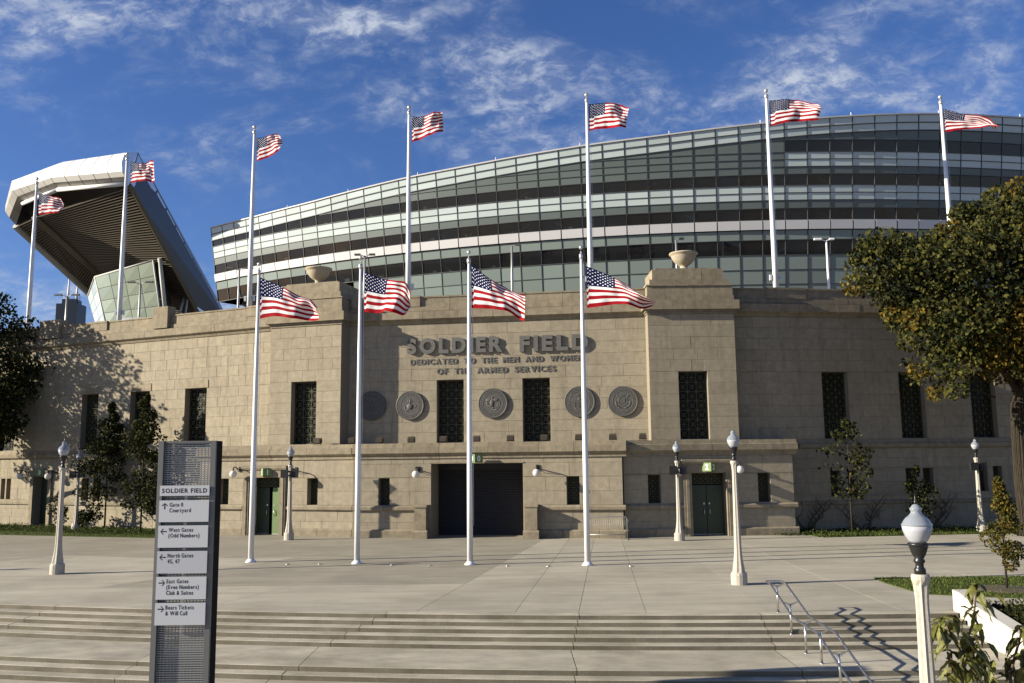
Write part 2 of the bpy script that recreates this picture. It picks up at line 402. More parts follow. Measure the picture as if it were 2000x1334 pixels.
# far pavement beyond lawn, lawns
def lawn(name, pts, z, n, h, label_mat='blade', seed=1, wmul=1.0):
    rnd = random.Random(seed)
    b = MB(); b.slab(pts, z - .1, z)
    o = tag(b.build(name, 'grass'), kind='structure')
    xs_ = [p[0] for p in pts]; ys_ = [p[1] for p in pts]
    def ins(x, y):
        c = False; j = len(pts) - 1
        for i in range(len(pts)):
            xi, yi = pts[i]; xj, yj = pts[j]
            if (yi > y) != (yj > y) and x < (xj - xi) * (y - yi) / (yj - yi) + xi: c = not c
            j = i
        return c
    gm = MB(); k = 0
    while k < n:
        x = rnd.uniform(min(xs_), max(xs_)); y = rnd.uniform(min(ys_), max(ys_))
        if not ins(x, y): continue
        k += 1; a = rnd.uniform(0, 2 * pi); hh = h * rnd.uniform(.5, 1.2); w = .018 * wmul; l = rnd.uniform(-.5, .5) * hh; l2 = rnd.uniform(-.5, .5) * hh
        gm.quad((x - w * cos(a), y - w * sin(a), z), (x + w * cos(a), y + w * sin(a), z), (x + l, y + l2, z + hh))
    tag(gm.build('grass', label_mat), kind='stuff')
lawn('lawn', [(14.6, 42.9), (23, 44.0), (34, 45.6), (34, 48.4), (11.6, 46.4), (13.9, 45.2), (14.3, 44.2)], .025, 9000, .10, seed=3)
lawn('lawn', [(11.1, 28.3), (11.0, 27.2), (11.08, 25.0), (13.4, 24.0), (18, 22.5), (24, 26), (17, 28.3)], .03, 9000, .055, seed=4)
lawn('lawn', [(-45, 55.4), (-28.2, 49.9), (-18.3, 46.6), (-17.2, 49.6), (-17.8, 51.6), (-45, 63.9)], .025, 12000, .09, seed=5)
# taller ground cover in front of the side walls
def cover(pts, n, h, seed, name='ground_cover'):
    rnd = random.Random(seed); gm = MB(); (x0, y0), (x1, y1), wd = pts
    for k in range(n):
        t = rnd.random(); w = rnd.random() * wd; L_ = sqrt((x1 - x0) ** 2 + (y1 - y0) ** 2)
        x = x0 + (x1 - x0) * t + (y1 - y0) / L_ * w; y = y0 + (y1 - y0) * t - (x1 - x0) / L_ * w
        hh = h * (.35 + .65 * rnd.random()) * (.7 + .3 * sin(t * 60)); z = hh * rnd.random()
        a = rnd.uniform(0, 2 * pi); d = .09 * rnd.uniform(.6, 1.3); e = rnd.uniform(-.06, .06)
        gm.quad((x, y, z), (x + d * cos(a), y + d * sin(a), z + e), (x + d * cos(a + .8), y + d * sin(a + .8), z + .05 + e))
    tag(gm.build(name, 'ivy'), kind='stuff')
cover(((-40, 60.6), (-18.2, 50.7), 3.0), 9000, .34, 11)
cover(((12.6, 46.0), (30, 47.3), 2.0), 7000, .30, 12)
bed = MB(); bed.quad((10.95, 23.5, -.02), (10.95, 10, -1.6), (30, 10, -1.6), (30, 23.5, -.02))
tag(bed.build('planting_bed', 'earth'), kind='structure')

# ------------------------------------------------------------------ stadium building
bld = thing('stadium_building', 'long limestone stadium front with tall grilled windows and two urn-topped pylons', 'building', (0, 0, 0))
stone_count = [0]
def cells(s0, s1, z0, z1, ops):
    zs = sorted({z0, z1} | {min(max(z, z0), z1) for o in ops for z in (o[2], o[3])})
    for a, b in zip(zs[:-1], zs[1:]):
        if b - a < 1e-4: continue
        zm = (a + b) / 2; iv = [(s0, s1)]
        for o in ops:
            if o[2] < zm < o[3]:
                nv = []
                for p, q in iv:
                    if o[1] <= p or o[0] >= q: nv.append((p, q)); continue
                    if o[0] > p: nv.append((p, o[0]))
                    if o[1] < q: nv.append((o[1], q))
                iv = nv
        yield a, b, iv
def wall(f, s0, s1, z0, z1, ops, y=0, ch=.56, ln=1.05, seed=0, single=True, thick=.75, ret=None):
    rnd = random.Random(seed); wb = MB()
    for a, b, iv in cells(s0, s1, z0, z1, ops):
        for p, q in iv: wb.box(p, q, y + .014, y + thick, a, b)
    w = wb.build('wall', 'mortar', bld, **fk(f))
    joined = MB()
    for a, b, iv in cells(s0, s1, z0, z1, ops):
        n = max(1, round((b - a) / ch)); hh = (b - a) / n
        for r in range(n):
            za, zb = a + r * hh, a + (r + 1) * hh
            for p, q in iv:
                L_ = q - p; m = max(1, round(L_ / (ln * rnd.uniform(.85, 1.15))))
                cuts = [p] + sorted(p + L_ * (k + rnd.uniform(-.28, .28) + (.25 if (r % 2) else -.25)) / m for k in range(1, m)) + [q]
                if m == 1 and L_ > .7: pass
                for c0, c1 in zip(cuts[:-1], cuts[1:]):
                    if c1 - c0 < .06: continue
                    pr = rnd.uniform(-.004, .004); g_ = .0038
                    if single and stone_count[0] < 298:
                        sm = MB(); sm.chamfer(c0 + g_, c1 - g_, y + pr, y + .12, za + g_, zb - g_)
                        sm.build('stone', 'stone', w); stone_count[0] += 1
                    else: joined.chamfer(c0 + g_, c1 - g_, y + pr, y + .12, za + g_, zb - g_)
    if joined.f: tag(joined.build('stone_courses', 'stone', w), kind='stuff')
    return w
def mold(f, prof, s0, s1, name='cornice_stone', ln=1.8, seed=0, mt='trim', single=True, parent=None):
    rnd = random.Random(seed); n = max(1, round((s1 - s0) / ln)); e = [s0] + [s0 + (s1 - s0) * (k + rnd.uniform(-.2, .2)) / n for k in range(1, n)] + [s1]
    jm = MB()
    for a, b in zip(e[:-1], e[1:]):
        d = rnd.uniform(-.006, .006); pr = [(y + d, z) for y, z in prof]
        if single: MB().prism(pr, a + .006, b - .006).build(name, mt, bld, **fk(f))
        else: jm.prism(pr, a + .006, b - .006)
    if jm.f: jm.build(name, mt, bld, **fk(f))
def grille_mb(s0, s1, z0, z1, y, nc):
    m = MB(); w = s1 - s0; cw = w / nc; nr = max(2, round((z1 - z0) / cw)); rh = (z1 - z0) / nr; b = .016
    for k in range(nc + 1): x = s0 + cw * k; m.box(x - b, x + b, y, y + .03, z0, z1)
    for k in range(nr + 1): z = z0 + rh * k; m.box(s0, s1, y - .004, y + .026, z - b, z + b)
    def bar(xa, za, xb, zb, r=.011):
        dx, dz = xb - xa, zb - za; l = sqrt(dx * dx + dz * dz); nx, nz = -dz / l * r, dx / l * r
        p = [(xa + nx, za + nz), (xb + nx, zb + nz), (xb - nx, zb - nz), (xa - nx, za - nz)]
        i = len(m.v); m.v += [(q[0], y + .004, q[1]) for q in p] + [(q[0], y + .022, q[1]) for q in p]
        for fc in ((0, 1, 2, 3), (7, 6, 5, 4), (0, 4, 5, 1), (1, 5, 6, 2), (2, 6, 7, 3), (3, 7, 4, 0)):
            m.f.append(tuple(i + t for t in fc)); m.mi.append(0); m.sm.append(False)
    for r in range(nr):
        for k in range(nc):
            x, z = s0 + cw * k, z0 + rh * r
            bar(x, z, x + cw, z + rh); bar(x + cw, z, x, z + rh)
            if (r + k) % 2 == 0:
                cx, cz = x + cw / 2, z + rh / 2; q = cw * .24
                bar(cx - q, cz, cx, cz + q); bar(cx, cz + q, cx + q, cz); bar(cx + q, cz, cx, cz - q); bar(cx, cz - q, cx - q, cz)
            else:
                bar(x + cw / 2, z, x + cw / 2, z + rh); bar(x, z + rh / 2, x + cw, z + rh / 2)
    return m
def window(f, s0, s1, z0, z1, y=0, nc=3, dep=.42):
    fr = MB(); t = .05
    fr.box(s0, s0 + t, y + dep - .03, y + dep + .08, z0, z1); fr.box(s1 - t, s1, y + dep - .03, y + dep + .08, z0, z1)
    fr.box(s0 + t, s1 - t, y + dep - .03, y + dep + .08, z1 - t, z1); fr.box(s0 + t, s1 - t, y + dep - .03, y + dep + .08, z0, z0 + t)
    w = fr.build('window', 'frame', bld, **fk(f))
    MB().box(s0 + t, s1 - t, y + dep + .05, y + dep + .075, z0 + t, z1 - t).build('pane', 'pane', w)
    grille_mb(s0 + t, s1 - t, z0 + t, z1 - t, y + dep - .01, nc).build('grille', 'grille', w)
    return w
ZLG = 4.68     # ledge top
WT = 8.08
# --- recessed centre
rcw = [(-4.07, -2.61, 4.71, 8.04), (.53, 1.98, 4.70, 8.03)]
wall('RC', -8.95, 7.0, 4.3, 11.08, rcw, seed=1, ch=.56, ln=1.3)
for o in rcw: window('RC', *o)
PAR = [(-.01, 11.08), (-.05, 11.10), (-.10, 11.22), (-.22, 11.30), (-.26, 11.34), (-.26, 11.74), (.0, 11.78), (.6, 11.78), (.6, 11.08)]
PAR2 = [(-.10, 11.78), (-.10, 12.01), (-.02, 12.03), (-.02, 12.50), (-.06, 12.52), (-.06, 12.60), (.6, 12.60), (.6, 11.78)]
def parapet(f, s0, s1, proud=(), seed=0, single=True):
    mold(f, PAR, s0, s1, 'cornice_stone', 1.9, seed, single=single)
    mold(f, PAR2, s0, s1, 'parapet_stone', 2.1, seed + 1, single=single)
    for a, b in proud:
        MB().prism([(-.12, 12.03), (-.12, 12.50), (-.15, 12.52), (-.15, 12.63), (-.02, 12.63), (-.02, 12.03)], a, b).build('parapet_pier', 'trim', bld, **fk(f))
parapet('RC', -8.95, 7.0, [(-8.8, -4.98)], 21)
# --- pylons
def pylon(f, s0, s1, win, seed):
    wall(f, s0, s1, 4.3, 11.08, [win], seed=seed, thick=.9)
    window(f, *win)
    # side returns of the shaft
    for side, sx in ((-1, s0), (1, s1)):
        w = MB(); z = 4.3; n = 12; hh = (11.08 - 4.3) / n
        for r in range(n):
            off = .9 if r % 2 else 1.3
            for y0, y1 in ((.126, off), (off + .012, 3.0)):
                if side < 0: w.box(sx + .001, sx + .3, y0, y1, z + hh * r + .006, z + hh * (r + 1) - .006)
                else: w.box(sx - .3, sx - .001, y0, y1, z + hh * r + .006, z + hh * (r + 1) - .006)
        tag(w.build('side_stone', 'stone', bld, **fk(f)), kind='stuff')
        MB().box(min(sx + .02 * -side * 1, sx - .32 * side) if side > 0 else sx + .02, sx - .02 if side > 0 else sx + .32, .13, 3.0, 4.3, 11.06).build('side_wall', 'mortar', bld, **fk(f))
    tiers = [(.00, 11.08, 11.19), (.05, 11.19, 11.29), (-.0, 0, 0)]
    lev = [(.04, 11.08, 11.18), (.10, 11.18, 11.29), (.24, 11.29, 11.77), (.03, 11.77, 12.04), (-.02, 12.04, 12.54), (.03, 12.54, 12.61), (-.18, 12.61, 12.92), (-.36, 12.92, 13.48), (-.56, 13.48, 13.59)]
    for e, za, zb in lev:
        a, b = s0 - e, s1 + e; y0, y1 = -e, 3.0 + e
        n = 2 if zb - za < .15 else 3
        cuts = [a + (b - a) * k / n for k in range(n + 1)]
        if n == 3: cuts[1] += random.uniform(-.3, .3); cuts[2] += random.uniform(-.3, .3)
        for p, q in zip(cuts[:-1], cuts[1:]):
            MB().box(p + .004, q - .004, y0 + random.uniform(-.004, .004), y1, za + .004, zb - .003).build('tier_stone', 'trim', bld, **fk(f))
    cx = (s0 + s1) / 2
    u = MB(); u.lathe([(0.316, 13.59), (0.316, 13.66), (0.233, 13.69), (0.186, 13.76), (0.205, 13.83), (0.233, 13.86), (0.335, 13.92), (0.465, 14.03), (0.567, 14.17), (0.642, 14.33), (0.660, 14.41), (0.744, 14.45), (0.763, 14.49), (0.744, 14.53), (0.651, 14.54), (0.577, 14.46), (0.279, 14.3), (0.019, 14.28)], 36, (cx, 1.25, 0))
    return u.build('urn', 'urn', bld, **fk(f))
pylon('LP', -4.32, 0, (-2.97, -1.45, 4.72, WT), 2)
pylon('RP', .02, 4.45, (1.50, 2.97, 4.71, 8.14), 3)
# --- side walls
lww = [(-6.09, -4.46, 4.72, 8.12), (-10.44, -8.89, 4.72, 8.11), (-14.56, -13.14, 4.72, 8.12), (-22.7, -20.6, 4.72, 8.10), (-27.2, -25.6, 4.72, 8.1)]
lwl = [(-21.55, -21.17, 1.64, 2.95), (-21.02, -20.62, 1.64, 2.95), (-18.39, -17.08, .02, 3.04), (-14.2, -13.6, 1.6, 2.95), (-13.2, -12.6, 1.6, 2.95), (-9.5, -8.9, 1.6, 2.95), (-8.3, -7.7, 1.6, 2.95)]
wall('LW', -34, .6, -.1, 11.08, lww + lwl, seed=4, single=False, ch=.58)
for o in lww: window('LW', *o)
for o in lwl:
    if o[2] > 1: window('LW', *o, nc=2)
parapet('LW', -34, .3, [(-20, -12.6), (-1.6, .3)], 24, single=False)
MB().box(-8.59, -7.40, -.32, .3, 11.80, 13.1).build('parapet_pier', 'trim', bld, **fk('LW'))
MB().box(-18.4, -16.6, -.32, .3, 11.80, 13.0).build('parapet_pier', 'trim', bld, **fk('LW'))
for o in lww[:3]: MB().box(o[0] - .08, o[1] + .12, -.03, .02, o[3] + .01, o[3] + .46).build('lintel', 'trim', bld, **fk('LW'))
rww = [(4.88, 6.31, 4.70, 8.20), (9.16, 10.58, 4.70, 8.19), (13.2, 14.63, 4.70, 8.18), (18, 19.4, 4.7, 8.18)]
rwl = [(5.05, 5.62, 1.75, 3.05), (6.0, 6.55, 1.75, 3.05), (9.21, 9.73, 1.82, 3.15), (10.17, 10.75, 1.82, 3.15), (13.31, 13.81, 1.9, 3.2), (14.14, 14.65, 1.9, 3.2)]
wall('RW', -.3, 24, -.1, 11.08, rww + rwl, seed=5, single=False, ch=.58)
for o in rww: window('RW', *o)
for o in rwl: window('RW', *o, nc=2)
parapet('RW', -.1, 24, [(2.0, 4.2)], 27, single=False)
LEDGE = [(.3, 4.22), (-.10, 4.22), (-.14, 4.27), (-.16, 4.45), (-.08, 4.48), (-.04, 4.64), (.3, 4.64)]
SILL = [(.05, 1.33), (-.07, 1.33), (-.09, 1.36), (-.09, 1.50), (-.03, 1.55), (.05, 1.55)]
for f, a, b in (('LW', -34, -3.6), ('RW', 3.4, 24)):
    mold(f, LEDGE, a, b, 'ledge_stone', 2.0, 31, single=False)
mold('LW', SILL, -34, -18.6, 'sill_course', 2.0, 33, single=False); mold('LW', SILL, -16.9, -3.6, 'sill_course', 2.0, 34, single=False)
mold('RW', SILL, 3.4, 24, 'sill_course', 2.0, 35, single=False)
# --- lower blocks in front
LEDGE2 = [(3.2, 4.15), (-.02, 4.15), (-.02, 4.02), (-.10, 4.02), (-.14, 4.10), (-.21, 4.18), (-.22, 4.46), (-.06, 4.48), (-.04, 4.66), (3.2, 4.66)]
LEDGEX = [(2.4, 4.02), (-.06, 3.9), (-.06, 4.03), (-.13, 4.08), (-.22, 4.17), (-.23, 4.46), (-.07, 4.48), (-.05, 4.67), (2.4, 4.67)]
PLINTH = [(.1, -.1), (-.13, -.1), (-.13, .33), (-.08, .40), (.1, .40)]
SILL2 = [(.1, 1.32), (-.10, 1.32), (-.13, 1.36), (-.13, 1.49), (-.04, 1.57), (.1, 1.57)]
def block(f, s0, s1, ops, gaps, seed, single, led_end=(0, 0)):
    wall(f, s0, s1, -.1, 3.9, ops, seed=seed, ch=.68, ln=1.35, single=single, thick=1.75 if f == 'CB' else .75)
    def spans(a, b):
        cur = a
        for p, q in sorted(gaps):
            if p > cur: yield cur, p
            cur = q
        if cur < b: yield cur, b
    for a, b in spans(s0 - (.13 if led_end[0] else 0), s1 + (.13 if led_end[1] else 0)):
        mold(f, PLINTH, a, b, 'plinth_stone', 1.6, seed + 2)
        mold(f, SILL2, a, b, 'sill_course', 1.9, seed + 3)
    mold(f, LEDGEX, s0 - .2 * led_end[0], s1 + .22 * led_end[1], 'ledge_stone', 2.3, seed + 5)
cbo = [(-2.79, 1.85, -.1, 3.63), (-5.51, -4.93, 1.58, 2.94), (4.0, 4.63, 1.58, 2.96)]
block('CB', -6.85, 6.72, cbo, [(-3.52, 2.63)], 41, True, (0, 1))
for o in cbo[1:]: window('CB', *o, nc=2)
rbo = [(3.33, 5.06, -.1, 3.04), (1.2, 1.83, 1.6, 2.99), (6.68, 7.3, 1.6, 3.02)]
block('RB', 0, 8.47, rbo, [(2.93, 5.38)], 51, False, (0, 1))
for o in rbo[1:]: window('RB', *o, nc=2)
lbo = [(-6.09, -4.21, -.1, 2.99), (-8.07, -7.45, 1.58, 2.95), (-2.65, -2.04, 1.58, 2.95)]
block('LB', -9.3, 0, lbo, [(-6.5, -3.85)], 61, False, (1, 0))
for o in lbo[1:]: window('LB', *o, nc=2)
# returns and roofs of the blocks
for f, sx, sgn in (('CB', 6.72, 1), ('RB', 8.47, 1), ('LB', -9.3, -1)):
    b = MB(); x0, x1 = (sx - .35, sx - .003) if sgn > 0 else (sx + .003, sx + .35)
    n = 6; hh = 4.0 / n
    for r in range(n): b.box(x0, x1, .125, 3.4 if f != 'CB' else 1.2, -.1 + hh * r, -.1 + hh * (r + 1) - .012)
    tag(b.build('return_stone', 'stone', bld, **fk(f)), kind='stuff')
    b = MB(); xa, xb = (sx, sx + .13) if sgn > 0 else (sx - .13, sx)
    b.box(xa, xb, .101, 3.2 if f != 'CB' else .9, -.1, .38); b.box(xa, xb, .101, 3.2 if f != 'CB' else .9, 1.34, 1.53)
    b.build('return_band', 'trim', bld, **fk(f))
# gate buttresses, jambs, shutter
for a, b in ((-3.49, -2.90), (2.0, 2.60)):
    q = MB(); q.box(a, b, -.62, -.005, .42, 1.50); q.prism([(-.66, 1.50), (-.66, 1.57), (-.6, 1.62), (-.006, 1.62), (-.006, 1.50)], a - .03, b + .03)
    q.prism([(-.74, -.1), (-.74, .33), (-.66, .41), (-.006, .41), (-.006, -.1)], a - .08, b + .08)
    q.build('gate_pier', 'trim', bld, **fk('CB'))
sh = MB(); n = 44
for k in range(n):
    z0 = -.02 + 3.65 * k / n; z1 = -.02 + 3.65 * (k + 1) / n
    sh.prism([(1.62, z0), (1.595, (z0 + z1) / 2), (1.62, z1), (1.66, z1), (1.66, z0)], -2.8, 1.86)
sh.build('roller_shutter', 'shutter', bld, **fk('CB'))
MB().box(-2.8, 1.86, 1.52, 1.68, 3.3, 3.65).build('shutter_hood', 'shutter', bld, **fk('CB'))
sn = MB(); sn.prism([(.1, 3.64), (-.03, 3.64), (-.03, 3.70), (.1, 3.72)], -2.85, 1.9); sn.build('gate_lintel', 'trim', bld, **fk('CB'))
# doors
def surround(f, a, b, z, oa, ob, oz, dz=0):
    q = MB()
    for p, r in ((a, oa), (ob, b)):
        q.box(p, r, -.16, -.005, -.1, oz); 
        mid = (p + r) / 2
        q.box(mid - .07, mid + .07, -.20, -.161, -.1, oz)
    q.box(a, b, -.16, -.005, oz + .004, z - .2); q.prism([(-.005, z - .196), (-.22, z - .196), (-.26, z - .1), (-.26, z), (-.005, z + .03)], a - .08, b + .08)
    q.build('door_surround', 'trim', bld, **fk(f))
surround('RB', 2.93, 5.38, 3.69, 3.33, 5.06, 3.06); surround('LB', -6.45, -3.88, 3.6, -6.09, -4.21, 3.0)
def leaf(f, a, b, z0, z1, y, mt, hs, lab=None, rot=0):
    q = MB(); q.box(a, b, y, y + .05, z0, z1)
    o = q.build('door', mt, bld, **fk(f))
    if lab: o['label'] = lab
    h = MB(); hx = a + .12 if hs < 0 else b - .12
    h.tube([(hx, y - .002, 1.0), (hx, y - .06, 1.03), (hx, y - .06, 1.27), (hx, y - .002, 1.3)], .016, 6)
    h.build('handle', 'steel', o)
    MB().box(hx - .03, hx + .03, y - .012, y - .001, 1.5, 1.58).build('lock_plate', 'steel', o)
    MB().box(a + .005, b - .005, y - .01, y - .001, z0 + .01, z0 + .05).build('kick_strip', 'galv', o)
leaf('RB', 3.36, 4.18, .02, 2.44, .45, 'shadegreen', 1); leaf('RB', 4.21, 5.03, .02, 2.44, .45, 'shadegreen', -1)
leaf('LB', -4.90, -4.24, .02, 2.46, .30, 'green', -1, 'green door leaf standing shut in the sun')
leaf('LB', -6.05, -5.30, .02, 2.46, .62, 'shadegreen', 1, 'left door leaf in the shade of the open doorway')
for f, a, b, y in (('RB', 3.33, 5.06, .47), ('LB', -6.09, -4.21, .50)):
    MB().box(a, b, y, y + .03, 2.50, 3.04).build('transom_pane', 'pane', bld, **fk(f))
    grille_mb(a + .03, b - .03, 2.52, 3.0, y - .05, 6).build('transom_grille', 'grille', bld, **fk(f))
MB().box(-6.09, -4.21, 1.2, 1.25, -.1, 2.5).build('doorway_back', 'dark', bld, **fk('LB'))
MB().box(3.33, 5.06, .56, .6, -.1, 2.5).build('doorway_back', 'dark', bld, **fk('RB'))
q = MB(); q.box(-18.39, -17.08, .5, .56, 0, 3.04); q.build('door', 'shadegreen', bld, **fk('LW'))
for a, b in ((-18.7, -18.4), (-17.07, -16.8)): MB().box(a, b, -.12, .0, -.1, 3.1).build('door_surround', 'trim', bld, **fk('LW'))
MB().box(-18.75, -16.75, -.16, .0, 3.1, 3.45).build('door_surround', 'trim', bld, **fk('LW'))
# terrace roof behind the parapets
rf = MB(); pts = [fw('LW', -34, .5), fw('LW', 0, .5), fw('RC', -8.5, .62), fw('RC', 6.9, .62), fw('RW', 0, .6), fw('RW', 24, .6)]
poly = [(p.x, p.y) for p in pts] + [(40, 62), (20, 68), (-10, 72), (-52, 88)]
rf.slab(poly, 10.9, 11.9); rf.build('terrace', 'concrete', bld)
rl = MB()
for f, a, b in (('LW', -16, -8.8), ('LW', -7.2, -.5), ('RC', -8.6, 7)):
    p0 = fw(f, a, .9, 12.72); p1 = fw(f, b, .9, 12.72); rl.tube([p0, p1], .035, 6)
    n = int((p1 - p0).length / 1.6)
    for k in range(n + 1): p = p0.lerp(p1, k / n); rl.tube([(p.x, p.y, 11.9), tuple(p)], .025, 6)
rl.build('terrace_railing', 'white', bld)

# ------------------------------------------------------------------ lettering
_fc = {}
def glyph(ch, off, ext):
    k = (ch, off, ext)
    if k in _fc: return _fc[k]
    cu = bpy.data.curves.new('glyph', 'FONT'); cu.body = ch; cu.size = 1; cu.extrude = ext; cu.offset = off; cu.resolution_u = 4
    o = bpy.data.objects.new('glyph', cu); COL.objects.link(o)
    dg = bpy.context.evaluated_depsgraph_get(); me = bpy.data.meshes.new_from_object(o.evaluated_get(dg))
    bpy.data.objects.remove(o)
    vs_ = [(v.co.x, v.co.y, v.co.z) for v in me.vertices]; fs = [tuple(p.vertices) for p in me.polygons]
    x0 = min(v[0] for v in vs_); x1 = max(v[0] for v in vs_)
    _fc[k] = ([(a - x0, b, c) for a, b, c in vs_], fs, x1 - x0); return _fc[k]
CAP = max(v[1] for v in glyph('H', .0, .0)[0])
def text_layout(txt, off, ext, gap, space):
    x = 0; out = []
    for ch in txt:
        if ch == ' ': x += space; continue
        g_ = glyph(ch, off, ext); out.append((ch, x)); x += g_[2] + gap
    return out, x - gap
def letters(txt, f, s0, s1, z0, cap, dep, yoff, parent_thing, off=.03, gap=.14, space=.55, mt='letter'):
    lay, w = text_layout(txt, off, .5, gap, space); kx = (s1 - s0) / w; kz = cap / (CAP + 2 * off)
    for ch, x in lay:
        vs_, fs, _ = glyph(ch, off, .5)
        m = MB(); m.v = [(s0 + (x + a) * kx, yoff - (c + .5) * dep, z0 + (b + off) * kz) for a, b, c in vs_]
        m.f = list(fs); m.mi = [0] * len(fs); m.sm = [False] * len(fs)
        m.build('letter', mt, parent_thing)
def text_flat(m, txt, x0, z0, cap, y, kx=.85, off=.012, gap=.10, space=.32, fit=None, mi=0):
    lay, w = text_layout(txt, off, 0.0, gap, space); kz = cap / CAP; kx = kz * kx
    if fit: kx = fit / w
    for ch, x in lay:
        vs_, fs, _ = glyph(ch, off, 0.0); i = len(m.v)
        m.v += [(x0 + (x + a) * kx, y, z0 + b * kz) for a, b, c in vs_]
        for t in fs: m.f.append(tuple(i + k for k in t)); m.mi.append(mi); m.sm.append(False)
L1 = thing('wall_lettering', 'large dark bronze capital letters of the stadium name over the gate', 'lettering', **fk('RC'))
letters('SOLDIER', 'RC', -5.68, -.50, 9.45, .84, .11, -.02, L1, off=.05, gap=.17)
letters('FIELD', 'RC', .42, 4.02, 9.42, .84, .11, -.02, L1, off=.05, gap=.17)
L2 = thing('wall_lettering', 'upper line of small bronze dedication letters, below the stadium name', 'lettering', **fk('RC'))
letters('DEDICATED TO THE MEN AND WOMEN', 'RC', -5.52, 3.72, 8.88, .30, .028, -.006, L2, off=.022, gap=.20, space=.70)
L3 = thing('wall_lettering', 'lower, shorter line of small bronze dedication letters just above the tall windows', 'lettering', **fk('RC'))
letters('OF THE ARMED SERVICES', 'RC', -4.07, 2.28, 8.35, .30, .028, -.006, L3, off=.022, gap=.20, space=.70)

